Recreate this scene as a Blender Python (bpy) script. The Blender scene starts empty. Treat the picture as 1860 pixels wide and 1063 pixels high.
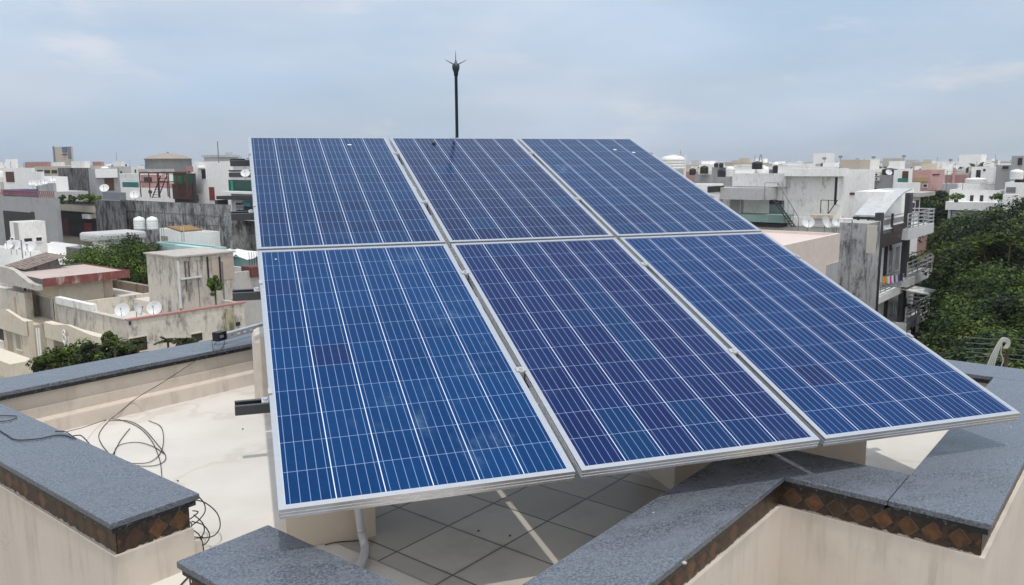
import bpy, math, random
import numpy as np
from mathutils import Vector, Matrix
R = math.radians
random.seed(7)
rng = np.random.default_rng(11)
SC = bpy.context.scene
COL = SC.collection
# ------------------------------------------------------------------ camera
GZ = 14.0                                   # height of the solar array's lower edge over the street
W, H, F = 1860.0, 1063.0, 1483.6
YAW, PITCH, ROLL = 0.3150, 0.1561, -0.0063
CAM = np.array([-0.0508, -2.5023, 1.0549 + GZ])
FW = np.array([math.sin(YAW)*math.cos(PITCH), math.cos(YAW)*math.cos(PITCH), -math.sin(PITCH)])
r0 = np.array([math.cos(YAW), -math.sin(YAW), 0.0]); u0 = np.cross(r0, FW)
RT = r0*math.cos(ROLL) + u0*math.sin(ROLL); UP = -r0*math.sin(ROLL) + u0*math.cos(ROLL)
cd = bpy.data.cameras.new('camera'); cam = bpy.data.objects.new('camera', cd); COL.objects.link(cam)
m = Matrix.Identity(4)
for i in range(3):
    m[i][0], m[i][1], m[i][2], m[i][3] = RT[i], UP[i], -FW[i], CAM[i]
cam.matrix_world = m
cd.sensor_width = 36.0; cd.lens = F/W*36.0; cd.clip_start = 0.05; cd.clip_end = 9000
SC.camera = cam
# ------------------------------------------------------------------ light
SUN_T = Vector((-0.004, 0.31, -1.0)).normalized()      # direction sunlight travels
w = bpy.data.worlds.new('World'); SC.world = w; w.use_nodes = True
nt = w.node_tree; nt.nodes.clear()
def wn(t, **k):
    n = nt.nodes.new(t)
    for a, b in k.items(): setattr(n, a, b)
    return n
out = wn('ShaderNodeOutputWorld'); bg = wn('ShaderNodeBackground'); sky = wn('ShaderNodeTexSky')
sky.sky_type = 'NISHITA'; sky.sun_disc = False
sky.sun_elevation = math.asin(-SUN_T.z); sky.sun_rotation = math.atan2(-SUN_T.x, -SUN_T.y)
sky.altitude = 200; sky.air_density = 1.2; sky.dust_density = 2.2; sky.ozone_density = 1.6
tc = wn('ShaderNodeTexCoord'); mp = wn('ShaderNodeMapping'); mp.inputs['Scale'].default_value = (1.6, 1.6, 5.5)
nz = wn('ShaderNodeTexNoise'); nz.inputs['Scale'].default_value = 2.3; nz.inputs['Detail'].default_value = 5; nz.inputs['Roughness'].default_value = 0.5
cr = wn('ShaderNodeMapRange'); cr.inputs['From Min'].default_value = 0.42; cr.inputs['From Max'].default_value = 0.72
cr.inputs['To Min'].default_value = 0.78; cr.inputs['To Max'].default_value = 1.0
mx = wn('ShaderNodeMix', data_type='RGBA')
mx.inputs[7].default_value = (6.1, 7.1, 8.5, 1)
L = nt.links.new
L(tc.outputs['Generated'], mp.inputs['Vector']); L(mp.outputs[0], nz.inputs['Vector']); L(nz.outputs['Fac'], cr.inputs['Value'])
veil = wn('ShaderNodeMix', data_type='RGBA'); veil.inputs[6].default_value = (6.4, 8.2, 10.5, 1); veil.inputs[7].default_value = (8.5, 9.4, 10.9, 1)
nz2 = wn('ShaderNodeTexNoise'); nz2.inputs['Scale'].default_value = 1.5; nz2.inputs['Detail'].default_value = 3.5; nz2.inputs['Roughness'].default_value = .52
c2 = wn('ShaderNodeMapRange'); c2.interpolation_type = 'SMOOTHSTEP'; c2.inputs[1].default_value = .30; c2.inputs[2].default_value = .72
L(mp.outputs[0], nz2.inputs['Vector']); L(nz2.outputs['Fac'], c2.inputs[0]); L(c2.outputs[0], veil.inputs[0])
sp_ = wn('ShaderNodeSeparateXYZ'); L(tc.outputs['Generated'], sp_.inputs[0])
low = wn('ShaderNodeMapRange'); low.inputs[1].default_value = 0; low.inputs[2].default_value = .30; low.inputs[3].default_value = .78; low.inputs[4].default_value = 1.0; L(sp_.outputs[2], low.inputs[0])
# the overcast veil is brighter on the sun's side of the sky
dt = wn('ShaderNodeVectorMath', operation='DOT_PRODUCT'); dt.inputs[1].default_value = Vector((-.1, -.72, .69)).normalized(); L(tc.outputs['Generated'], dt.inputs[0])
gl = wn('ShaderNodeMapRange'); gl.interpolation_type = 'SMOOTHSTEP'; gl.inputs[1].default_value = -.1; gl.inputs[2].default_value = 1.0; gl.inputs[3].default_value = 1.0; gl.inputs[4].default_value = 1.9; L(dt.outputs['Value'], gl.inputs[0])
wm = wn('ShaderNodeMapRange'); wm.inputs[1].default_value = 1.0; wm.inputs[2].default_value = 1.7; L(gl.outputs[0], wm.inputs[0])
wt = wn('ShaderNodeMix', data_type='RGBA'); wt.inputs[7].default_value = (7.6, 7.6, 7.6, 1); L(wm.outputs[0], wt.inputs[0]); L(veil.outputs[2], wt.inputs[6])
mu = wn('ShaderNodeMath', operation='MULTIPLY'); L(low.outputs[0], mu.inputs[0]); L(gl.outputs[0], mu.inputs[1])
vs = wn('ShaderNodeVectorMath', operation='SCALE'); pn = wn('ShaderNodeTexNoise'); pn.inputs['Scale'].default_value = 3.4; pn.inputs['Detail'].default_value = 7; pn.inputs['Roughness'].default_value = .56; L(mp.outputs[0], pn.inputs['Vector'])
pr_ = wn('ShaderNodeMapRange'); pr_.interpolation_type = 'SMOOTHSTEP'; pr_.inputs[1].default_value = .57; pr_.inputs[2].default_value = .74; pr_.inputs[4].default_value = .6; L(pn.outputs['Fac'], pr_.inputs[0])
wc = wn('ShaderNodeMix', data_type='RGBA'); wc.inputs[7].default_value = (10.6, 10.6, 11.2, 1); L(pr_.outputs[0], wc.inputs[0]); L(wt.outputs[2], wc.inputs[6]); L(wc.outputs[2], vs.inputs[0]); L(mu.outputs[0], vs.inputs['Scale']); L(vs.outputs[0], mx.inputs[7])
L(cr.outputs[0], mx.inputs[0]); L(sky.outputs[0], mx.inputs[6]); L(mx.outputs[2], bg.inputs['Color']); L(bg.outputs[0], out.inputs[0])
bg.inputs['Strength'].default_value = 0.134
sd = bpy.data.lights.new('sun', 'SUN'); sd.energy = 3.0; sd.angle = R(0.8); sd.color = (1.0, 0.95, 0.875)
sun = bpy.data.objects.new('sun', sd); COL.objects.link(sun)
sun.rotation_euler = SUN_T.to_track_quat('-Z', 'Y').to_euler()
SC.view_settings.view_transform = 'Standard'; SC.view_settings.look = 'None'
SC.view_settings.gamma = 1; SC.view_settings.exposure = -0.55

# ------------------------------------------------------------------ geometry helpers
def ray(px, py): return FW + (px - W/2)/F*RT - (py - H/2)/F*UP
FH = np.array([math.sin(YAW), math.cos(YAW), 0])
def at(px, py, d): v = ray(px, py); return CAM + v*(d/(v @ FH))          # a point d metres ahead
def onz(px, py, z): v = ray(px, py); return CAM + v*((z - CAM[2])/v[2])  # a point on a level surface
GA = R(33.0)                                 # direction the street grid and our roof follow
UU = np.array([math.cos(GA), math.sin(GA), 0]); VV = np.array([-math.sin(GA), math.cos(GA), 0])
def uv(U, V, z=0.0): p = CAM + U*UU + V*VV; return np.array([p[0], p[1], z])
class MB:
    def __init__(s): s.v = []; s.f = []; s.uv = []
    def face(s, idx, uvs=None): s.f.append(tuple(idx)); s.uv.append(uvs)
    def box(s, a, b, M=None):
        x0, y0, z0 = a; x1, y1, z1 = b
        P = [(x0,y0,z0),(x1,y0,z0),(x1,y1,z0),(x0,y1,z0),(x0,y0,z1),(x1,y0,z1),(x1,y1,z1),(x0,y1,z1)]
        n = len(s.v)
        s.v += [tuple(M @ Vector(p)) if M is not None else p for p in P]
        for q in ((0,3,2,1),(4,5,6,7),(0,1,5,4),(1,2,6,5),(2,3,7,6),(3,0,4,7)): s.face([n+i for i in q])
        return s
    def prism(s, poly, z0, z1):            # polygon extruded upward
        n = len(s.v); k = len(poly)
        s.v += [(p[0], p[1], z0) for p in poly] + [(p[0], p[1], z1) for p in poly]
        s.face([n+i for i in range(k)][::-1]); s.face([n+k+i for i in range(k)])
        for i in range(k): j = (i+1) % k; s.face([n+i, n+j, n+k+j, n+k+i])
        return s
    def sweep(s, pts, r, seg=6, closed=False, r1=None):
        pts = [Vector(p) for p in pts]; k = len(pts); n = len(s.v); prev = None
        for i, p in enumerate(pts):
            t = (pts[min(i+1, k-1)] - pts[max(i-1, 0)]).normalized()
            a = prev if prev is not None else (Vector((0,0,1)) if abs(t.z) < .9 else Vector((1,0,0)))
            b = t.cross(a).normalized(); a = b.cross(t).normalized(); prev = a
            rr = r if r1 is None else r + (r1 - r)*i/(k-1)
            for j in range(seg):
                q = 2*math.pi*j/seg; s.v.append(tuple(p + a*math.cos(q)*rr + b*math.sin(q)*rr))
        for i in range(k-1):
            for j in range(seg):
                j2 = (j+1) % seg
                s.face([n+i*seg+j, n+i*seg+j2, n+(i+1)*seg+j2, n+(i+1)*seg+j])
        s.face([n+j for j in range(seg)]); s.face([n+(k-1)*seg+j for j in range(seg)][::-1])
        return s
    def lathe(s, prof, seg=20, c=(0,0,0), M=None):
        n = len(s.v); k = len(prof)
        for r_, z_ in prof:
            for j in range(seg):
                q = 2*math.pi*j/seg; p = Vector((c[0]+r_*math.cos(q), c[1]+r_*math.sin(q), c[2]+z_))
                s.v.append(tuple(M @ p) if M is not None else tuple(p))
        for i in range(k-1):
            for j in range(seg):
                j2 = (j+1) % seg
                s.face([n+i*seg+j, n+i*seg+j2, n+(i+1)*seg+j2, n+(i+1)*seg+j])
        s.face([n+j for j in range(seg)][::-1]); s.face([n+(k-1)*seg+j for j in range(seg)])
        return s
    def build(s, name, mat, parent=None, bevel=0, smooth=False, loc=None):
        me = bpy.data.meshes.new(name); me.from_pydata(s.v, [], s.f); me.update()
        if any(u is not None for u in s.uv):
            ul = me.uv_layers.new(name='UVMap'); i = 0
            for f, u in zip(s.f, s.uv):
                for k in range(len(f)):
                    ul.data[i].uv = u[k] if u is not None else (0, 0)
                    i += 1
        for mt in (mat if isinstance(mat, (list, tuple)) else [mat]): me.materials.append(mt)
        if smooth: me.shade_smooth()
        o = bpy.data.objects.new(name, me); COL.objects.link(o)
        if parent is not None: o.parent = parent
        if loc is not None: o.location = loc
        if bevel:
            b = o.modifiers.new('bevel', 'BEVEL'); b.width = bevel; b.segments = 2; b.limit_method = 'ANGLE'
        return o
def tag(o, label=None, cat=None, group=None, kind=None):
    if label: o['label'] = label
    if cat: o['category'] = cat
    if group: o['group'] = group
    if kind: o['kind'] = kind
    return o
def empty(name, loc, rz=0, label=None, cat=None, group=None):
    o = bpy.data.objects.new(name, None); COL.objects.link(o); o.location = loc; o.rotation_euler = (0, 0, rz)
    o.empty_display_size = .2
    return tag(o, label, cat, group)
def copy_tree(o, parent=None):
    kids = [k for k in COL.objects if k.parent == o]
    c = o.copy(); COL.objects.link(c); c.parent = parent
    for k in kids: copy_tree(k, c)
    return c

# ------------------------------------------------------------------ materials
class NT:
    def __init__(s, name):
        s.m = bpy.data.materials.new(name); s.m.use_nodes = True; s.t = s.m.node_tree
        s.b = s.t.nodes['Principled BSDF']; s.pos = None
    def n(s, t, **k):
        n = s.t.nodes.new(t)
        for a, b in k.items(): setattr(n, a, b)
        return n
    def l(s, a, b): s.t.links.new(a, b)
    def inp(s, sock, v):
        if hasattr(v, 'is_output') or isinstance(v, bpy.types.NodeSocket): s.l(v, sock)
        else: sock.default_value = v
    def P(s):
        if s.pos is None: s.pos = s.n('ShaderNodeNewGeometry').outputs['Position']
        return s.pos
    def math(s, op, a, b=0.0, c=None, clamp=False):
        n = s.n('ShaderNodeMath', operation=op, use_clamp=clamp); s.inp(n.inputs[0], a); s.inp(n.inputs[1], b)
        if c is not None: s.inp(n.inputs[2], c)
        return n.outputs[0]
    def noise(s, scale, vscale=(1,1,1), detail=4, rough=.55, off=0.0, src=None):
        mp = s.n('ShaderNodeMapping'); mp.inputs['Scale'].default_value = vscale; mp.inputs['Location'].default_value = (off, off*.7, off*.3)
        s.l(src or s.P(), mp.inputs['Vector'])
        n = s.n('ShaderNodeTexNoise'); n.inputs['Scale'].default_value = scale; n.inputs['Detail'].default_value = detail; n.inputs['Roughness'].default_value = rough
        s.l(mp.outputs[0], n.inputs['Vector']); return n.outputs['Fac']
    def ramp(s, v, a, b, lo=0.0, hi=1.0):
        n = s.n('ShaderNodeMapRange'); n.interpolation_type = 'SMOOTHSTEP'
        s.inp(n.inputs[0], v); n.inputs[1].default_value = a; n.inputs[2].default_value = b; n.inputs[3].default_value = lo; n.inputs[4].default_value = hi
        return n.outputs[0]
    def mix(s, f, a, b, mode='MIX'):
        n = s.n('ShaderNodeMix', data_type='RGBA', blend_type=mode); s.inp(n.inputs[0], f)
        for i, v in ((6, a), (7, b)):
            s.inp(n.inputs[i], (v[0], v[1], v[2], 1) if isinstance(v, tuple) else v)
        return n.outputs[2]
    def fin(s, col, rough=.6, metal=0.0, bump=None, bs=.2, bd=.01, spec=None):
        b = s.b
        s.inp(b.inputs['Base Color'], (*col, 1) if isinstance(col, tuple) else col)
        s.inp(b.inputs['Roughness'], rough); b.inputs['Metallic'].default_value = metal
        if spec is not None: b.inputs['Specular IOR Level'].default_value = spec
        if bump is not None:
            n = s.n('ShaderNodeBump'); n.inputs['Strength'].default_value = bs; n.inputs['Distance'].default_value = bd
            s.l(bump, n.inputs['Height']); s.l(n.outputs[0], b.inputs['Normal'])
        return s.m
CACHE = {}
def plain(c, rough=.55, metal=0.0):
    k = ('p', c, rough, metal)
    if k not in CACHE:
        s = NT('paint'); f = s.noise(3.0, detail=5)
        CACHE[k] = s.fin(s.mix(s.ramp(f, .3, .75), c, tuple(x*.82 for x in c)), rough, metal)
    return CACHE[k]
def wall(c, stain=.3, dark=(.10,.10,.10), off=0.0, scale=1.0):
    """weathered plaster: rain streaks and mildew patches"""
    k = ('w', c, stain, dark, off)
    if k in CACHE: return CACHE[k]
    s = NT('weathered_plaster')
    streak = s.noise(1.5*scale, (1.4, 1.4, .50), 9, .76, off)
    patch = s.noise(.42*scale, (1, 1, .9), 8, .7, off+9)
    fine = s.noise(7*scale, (1, 1, .5), 3, .6, off+4)
    a = s.math('MULTIPLY', s.ramp(streak, .60-.2*stain, .78-.2*stain), s.ramp(patch, .56-.24*stain, .68-.18*stain))
    spot = s.noise(3.2*scale, (1, 1, .55), 7, .72, off+2)
    a = s.math('MAXIMUM', a, s.math('MULTIPLY', s.ramp(spot, .66-.14*stain, .80-.14*stain), .75))
    a = s.math('MULTIPLY', a, min(1.0, .45+stain), clamp=True)
    base = s.mix(s.ramp(fine, .3, .75), c, tuple(x*.86 for x in c))
    base = s.mix(s.ramp(patch, .35, .65, 0, .45), base, tuple(x*.80 for x in c))
    CACHE[k] = s.fin(s.mix(a, base, dark), .8, bump=fine, bs=.15, bd=.02)
    return CACHE[k]
def frame_metal():
    s = NT('anodised_aluminium'); f = s.noise(30, (1, 1, 6), 3)
    return s.fin(s.mix(f, (.74,.74,.75), (.62,.62,.63)), s.ramp(f, .3, .7, .26, .38), .88)
def granite():
    s = NT('dark_granite')
    f1 = s.noise(120, detail=3, rough=.75); f2 = s.noise(5.0, (1, 2.4, 1), 6, .6); f3 = s.noise(22, (1, 3, 1), 5, .6, 3)
    c = s.mix(s.ramp(f1, .34, .66), (.044,.053,.070), (.160,.180,.215))
    c = s.mix(s.ramp(f2, .42, .68, 0, .32), c, (.165,.185,.225))
    c = s.mix(s.ramp(f3, .50, .72, 0, .28), c, (.088,.10,.124))
    dots = s.noise(36, detail=1, off=21); c = s.mix(s.ramp(dots, .79, .83), c, (.62,.62,.60))
    return s.fin(c, s.ramp(f2, .3, .7, .20, .38), bump=f1, bs=.07, bd=.002, spec=.6)
def granite_edge():
    s = NT('chipped_granite_edge'); f = s.noise(60, detail=4)
    return s.fin(s.mix(s.ramp(f, .55, .7), (.012,.014,.018), (.10,.11,.13)), .35)
def cream(name='cream_paint', c=(.75,.70,.63), drip=0.0):
    s = NT(name); f = s.noise(1.8, detail=6, rough=.6); g = s.noise(12, (1,1,.25), 4, .6, 5); h = s.noise(70, detail=2)
    b = s.mix(s.ramp(f, .35, .7), c, tuple(x*y for x, y in zip(c, (.9,.885,.87))))
    b = s.mix(s.ramp(g, .56, .80, 0, .5), b, tuple(x*y for x, y in zip(c, (.70,.67,.63))))
    k_ = s.noise(3.3, detail=9, rough=.75, off=12); b = s.mix(s.ramp(k_, .60, .74, 0, .4), b, tuple(x*y for x, y in zip(c, (.66,.62,.57))))
    if drip:
        sz = s.n('ShaderNodeSeparateXYZ'); s.l(s.P(), sz.inputs[0]); dn = s.noise(11, (1, 1, .09), 6, .7, 3); d2 = s.noise(2.4, detail=5, rough=.6, off=40)
        dm = s.math('MULTIPLY', s.ramp(dn, .48, .74), s.ramp(sz.outputs[2], ZC-.85, ZC-.12)); dm = s.math('MULTIPLY', dm, s.ramp(d2, .38, .62))
        b = s.mix(s.math('MULTIPLY', dm, drip), b, tuple(x*y for x, y in zip(c, (.52,.49,.45))))
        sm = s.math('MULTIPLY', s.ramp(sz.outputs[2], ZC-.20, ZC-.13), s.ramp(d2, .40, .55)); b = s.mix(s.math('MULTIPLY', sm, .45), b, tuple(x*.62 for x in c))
    ck = s.noise(2.1, detail=3, rough=.6, off=31); cm = s.ramp(s.math('ABSOLUTE', s.math('SUBTRACT', ck, .5)), .0008, .0024, 1, 0)
    cm = s.math('MULTIPLY', cm, s.ramp(f, .52, .6)); b = s.mix(s.math('MULTIPLY', cm, .5), b, tuple(x*.45 for x in c))
    return s.fin(b, .62, bump=h, bs=.12, bd=.002)
def roof_paint():
    s = NT('cream_roof_coating'); f = s.noise(1.3, detail=6, rough=.62); g = s.noise(9, detail=5, off=3); h = s.noise(48, detail=2, off=8)
    b = s.mix(s.ramp(f, .35, .68), (.69,.665,.63), (.60,.57,.53))
    b = s.mix(s.ramp(g, .62, .80, 0, .35), b, (.56,.52,.46))
    b = s.mix(s.ramp(h, .75, .79, 0, .6), b, (.34,.31,.27))
    pd = s.noise(.9, detail=4, rough=.6, off=17); ring = s.ramp(s.math('ABSOLUTE', s.math('SUBTRACT', pd, .54)), .004, .022, 1, 0)
    b = s.mix(s.math('MULTIPLY', ring, .35), b, (.48,.43,.37))
    return s.fin(b, .6, bump=g, bs=.08, bd=.01)
def tiles():
    s = NT('floor_tiles')
    tc = s.n('ShaderNodeUVMap').outputs[0]
    sp = s.n('ShaderNodeSeparateXYZ'); s.l(tc, sp.inputs[0])
    def line(v, wd):
        f = s.math('FRACT', v); d = s.math('ABSOLUTE', s.math('SUBTRACT', f, .5)); return s.math('GREATER_THAN', d, .5-wd)
    wob = s.math('MULTIPLY', s.math('SUBTRACT', s.noise(9, detail=3), .5), .012)
    m_ = s.math('MAXIMUM', line(s.math('ADD', sp.outputs[0], wob), .013), line(s.math('ADD', sp.outputs[1], wob), .013))
    def soft(v): 
        f = s.math('FRACT', v); d = s.math('ABSOLUTE', s.math('SUBTRACT', f, .5)); return s.ramp(d, .43, .5, 0, .5)
    ed = s.math('MAXIMUM', soft(sp.outputs[0]), soft(sp.outputs[1]))
    g = s.noise(5, detail=6, rough=.65); e = s.math('MULTIPLY', ed, s.ramp(g, .4, .65))
    cell = s.n('ShaderNodeTexWhiteNoise', noise_dimensions='2D'); fl = s.n('ShaderNodeVectorMath', operation='FLOOR'); s.l(tc, fl.inputs[0]); s.l(fl.outputs[0], cell.inputs['Vector'])
    c = s.mix(cell.outputs[0], (.36,.335,.30), (.50,.47,.425))
    c = s.mix(s.ramp(g, .42, .72, 0, .5), c, (.31,.285,.25))
    c = s.mix(e, c, (.22,.19,.15)); c = s.mix(m_, c, (.085,.07,.055))
    return s.fin(c, .5, bump=m_, bs=-.3, bd=.004)
def frieze():
    s = NT('brown_diamond_tiles')
    uvn = s.n('ShaderNodeUVMap').outputs[0]; sp = s.n('ShaderNodeSeparateXYZ'); s.l(uvn, sp.inputs[0])
    u = sp.outputs[0]; v = sp.outputs[1]
    du = s.math('ABSOLUTE', s.math('SUBTRACT', s.math('FRACT', u), .5)); dv = s.math('ABSOLUTE', s.math('SUBTRACT', v, .5))
    d = s.math('ADD', du, dv)
    wn_ = s.n('ShaderNodeTexWhiteNoise', noise_dimensions='1D'); s.l(s.math('FLOOR', u), wn_.inputs['W'])
    n1 = s.noise(34, detail=5, rough=.7); n2 = s.noise(7, detail=4, off=5)
    cen = s.mix(wn_.outputs[0], (.055,.03,.018), (.17,.075,.028)); cen = s.mix(s.ramp(n1, .4, .65, 0, .7), cen, (.035,.02,.013))
    cen = s.mix(s.math('MULTIPLY', s.ramp(d, .05, .26, .5, 0), wn_.outputs[0]), cen, (.20,.075,.025))
    dark = s.mix(s.ramp(n1, .4, .6), (.016,.011,.009), (.055,.032,.02))
    c = s.mix(s.ramp(d, .40, .43), cen, dark)
    ln = s.math('MULTIPLY', s.ramp(d, .425, .445), s.ramp(d, .455, .475, 1, 0)); ln = s.math('MULTIPLY', ln, s.ramp(n2, .45, .55))
    c = s.mix(s.math('MULTIPLY', ln, .8), c, (.24,.17,.10))
    rag = s.math('ADD', v, s.math('MULTIPLY', s.math('SUBTRACT', n1, .5), .55))
    c = s.mix(s.ramp(rag, .02, .07, 1, 0), c, (.42,.37,.32))
    c = s.mix(s.ramp(n2, .5, .7, 0, .55), c, (.022,.016,.013))
    return s.fin(c, .42, bump=n1, bs=.3, bd=.004)
def cells(seed, c1, c2, odd, podd, dirt=.3, pick=()):
    s = NT('solar_cells')
    uvn = s.n('ShaderNodeUVMap').outputs[0]; sp = s.n('ShaderNodeSeparateXYZ'); s.l(uvn, sp.inputs[0])
    u, v = sp.outputs[0], sp.outputs[1]
    fl = s.n('ShaderNodeVectorMath', operation='FLOOR'); s.l(uvn, fl.inputs[0])
    ad = s.n('ShaderNodeVectorMath', operation='ADD'); s.l(fl.outputs[0], ad.inputs[0]); ad.inputs[1].default_value = (seed*13.7, seed*7.1, seed)
    wn_ = s.n('ShaderNodeTexWhiteNoise', noise_dimensions='3D'); s.l(ad.outputs[0], wn_.inputs['Vector'])
    val = wn_.outputs['Value']
    sc = s.n('ShaderNodeSeparateColor'); s.l(wn_.outputs['Color'], sc.inputs[0])
    c = s.mix(sc.outputs[0], c1, c2)
    c = s.mix(s.math('GREATER_THAN', val, 1-podd), c, odd)
    if pick:
        sf = s.n('ShaderNodeSeparateXYZ'); s.l(fl.outputs[0], sf.inputs[0]); acc = None
        for a_, b_, w_ in pick:
            q = s.math('MULTIPLY', s.math('COMPARE', sf.outputs[0], float(a_), .1), s.math('COMPARE', sf.outputs[1], float(b_), .1)); q = s.math('MULTIPLY', q, w_)
            acc = q if acc is None else s.math('MAXIMUM', acc, q)
        c = s.mix(acc, c, odd)
    # polycrystalline grain
    vo = s.n('ShaderNodeTexVoronoi'); vo.inputs['Scale'].default_value = 9; s.l(uvn, vo.inputs['Vector'])
    g = s.n('ShaderNodeSeparateColor'); s.l(vo.outputs['Color'], g.inputs[0])
    c = s.mix(s.math('MULTIPLY', g.outputs[0], .16), c, tuple(min(1, x*1.7) for x in c2))
    # busbars and gaps
    f5 = s.math('ABSOLUTE', s.math('SUBTRACT', s.math('FRACT', s.math('MULTIPLY', u, 5)), .5))
    bus = s.ramp(f5, .018, .040, 1, 0)
    gu = s.math('ABSOLUTE', s.math('SUBTRACT', s.math('FRACT', u), .5)); gapu = s.ramp(gu, .4885, .4920)
    gv = s.math('ABSOLUTE', s.math('SUBTRACT', s.math('FRACT', v), .5)); gapv = s.ramp(gv, .4915, .4945)
    c = s.mix(s.math('MULTIPLY', bus, .68), c, (.30,.42,.70))
    c = s.mix(s.math('MULTIPLY', gapv, .5), c, (.40,.54,.82))
    c = s.mix(gapu, c, (.62,.70,.88))
    n1 = s.noise(2.2, detail=6, rough=.65, off=seed*3.1); n2 = s.noise(14, (1, .35, 1), 5, .65, off=seed)
    dm = s.math('MULTIPLY', s.ramp(n1, .54, .74), s.ramp(n2, .42, .72)); dm = s.math('MULTIPLY', dm, dirt)
    c = s.mix(dm, c, (.16,.25,.36))
    m_ = s.fin(c, s.ramp(n1, .3, .7, .10, .22))
    s.b.inputs['IOR'].default_value = 1.22; s.b.inputs['Specular IOR Level'].default_value = .5
    s.b.inputs['Coat Weight'].default_value = 0.0
    return m_
def foliage(c1, c2, c3):
    s = NT('leaves')
    oi = s.n('ShaderNodeAttribute'); oi.attribute_name = 'tone'; 
    n1 = s.noise(.55, detail=3)
    c = s.mix(s.ramp(oi.outputs['Fac'], 0, .6), c1, c2); c = s.mix(s.ramp(oi.outputs['Fac'], .6, 1), c, c3)
    c = s.mix(s.ramp(n1, .4, .65, 0, .5), c, c1)
    s.fin(c, .55, spec=.35)
    s.b.inputs['Subsurface Weight'].default_value = 0.0
    tr = s.n('ShaderNodeBsdfTranslucent'); s.l(c, tr.inputs[0]); ms = s.n('ShaderNodeMixShader'); ms.inputs[0].default_value = .3
    o = s.t.nodes['Material Output']; s.l(s.b.outputs[0], ms.inputs[1]); s.l(tr.outputs[0], ms.inputs[2]); s.l(ms.outputs[0], o.inputs[0])
    return s.m
M_FRAME = frame_metal(); M_GR = granite(); M_GE = granite_edge(); ZC = GZ - 0.160; M_CREAM = cream(c=(.64,.58,.515), drip=.6); M_ROOF = roof_paint(); M_TILE = tiles(); M_FR = frieze()
M_BEIGE = cream('beige_plaster', (.62,.54,.45))
M_BLACK = plain((.012,.012,.014), .4); M_CABLE = plain((.02,.02,.022), .5); M_GREY = plain((.20,.21,.23), .5)
M_RAIL = plain((.115,.125,.14), .42, .6); M_SILVER = plain((.62,.63,.65), .35, .6); M_WHITE = plain((.78,.78,.77), .5)
M_PVC = plain((.66,.67,.70), .4); M_BARK = plain((.10,.075,.05), .9); M_GLASS = plain((.02,.025,.03), .12); M_DARK = plain((.022,.02,.02), .6)
M_TANKW = plain((.80,.81,.80), .45); M_TANKB = plain((.015,.016,.02), .5); M_DISH = plain((.66,.68,.70), .5)
M_RED = plain((.22,.05,.045), .7); M_TEAL = plain((.03,.20,.17), .5); M_BROWN = plain((.10,.045,.025), .7); M_RUST = plain((.14,.05,.03), .8)
M_CONC = wall((.42,.41,.40), .45); M_PLASTER_TOP = wall((.55,.52,.49), .4, off=3)

# ================================================================== ground
g = MB().box((-4000, -1500, -1.0), (4000, 6500, 0.0)).build('ground', wall((.23,.21,.17), .5, (.07,.09,.05), 0.0, .05))
tag(g, kind='structure')

# ================================================================== our house: parapets round the roof terrace
ZC = GZ - 0.160; ZF = GZ - 0.445
house = empty('house', tuple(uv(3.2, 2.6, 0)), 0, 'cream house under the solar panels with grey granite coping on its low roof parapets', 'house')
HL = np.array(house.location)
def hb(mb, U0, U1, V0, V1, z0, z1):
    P = [uv(U0, V0)-HL, uv(U1, V0)-HL, uv(U1, V1)-HL, uv(U0, V1)-HL]
    return mb.prism([(p[0], p[1]) for p in P], z0, z1)
runs = [(1.19,1.527,2.747,4.88),(1.19,5.54,4.88,5.22),(1.19,1.527,1.383,2.315),(1.19,3.04,1.087,1.383),
        (3.04,3.36,.71,1.383),(3.04,5.23,.378,.71),(5.23,5.54,.378,4.88)]
joins = ['V1','','V0','','V','U1','V1']
for i, (a, b, c, d) in enumerate(runs):
    mb = MB(); e = .0015                       # mason's joints between the slabs
    hb(mb, a+e, b-e, c+e, d-e, ZC-.022, ZC).build('coping', [M_GR], house, bevel=.003)
    for o_ in (MB(),):
        ii = .012
        hb(o_, a+ii, b-ii, c+ii, d-ii, ZC-.046, ZC-.0225).build('coping_edge', M_GE, house, bevel=.002)
# union outline of parapet (faces of frieze and wall are inset from coping)
ins = .034
def wall_runs(z0, z1, name, mat, ins):
    mb = MB()
    hb(mb, 1.19+ins, 1.527-ins, 2.747+ins, 4.88+ins, z0, z1)
    hb(mb, 1.19+ins, 5.54-ins, 4.88+ins+.0, 5.22-ins, z0, z1)
    hb(mb, 1.19+ins, 1.527-ins, 1.383-ins, 2.315-ins, z0, z1)
    hb(mb, 1.19+ins, 3.04+ins, 1.087+ins, 1.383-ins, z0, z1)
    hb(mb, 3.04+ins, 3.36-ins, .71-ins, 1.383-ins, z0, z1)
    hb(mb, 3.04+ins, 5.23+ins, .378+ins, .71-ins, z0, z1)
    hb(mb, 5.23+ins, 5.54-ins, .378+ins, 4.88+ins, z0, z1)
    mb.build(name, mat, house)
wall_runs(ZF-.6, ZC-.0465, 'parapet_wall', M_CREAM, ins)
# main walls below the frieze, standing slightly proud as plaster
def plaster(name, segs, z0, z1, mat, t=.02):
    mb = MB()
    for (U0, V0, U1, V1, n) in segs:
        a, b, c, d = min(U0,U1), max(U0,U1), min(V0,V1), max(V0,V1)
        if n == '-U': a, b = a-t, a
        if n == '+U': a, b = b, b+t
        if n == '-V': c, d = c-t, c
        if n == '+V': c, d = d, d+t
        hb(mb, a, b, c, d, z0, z1)
    return mb.build(name, mat, house)
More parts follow.
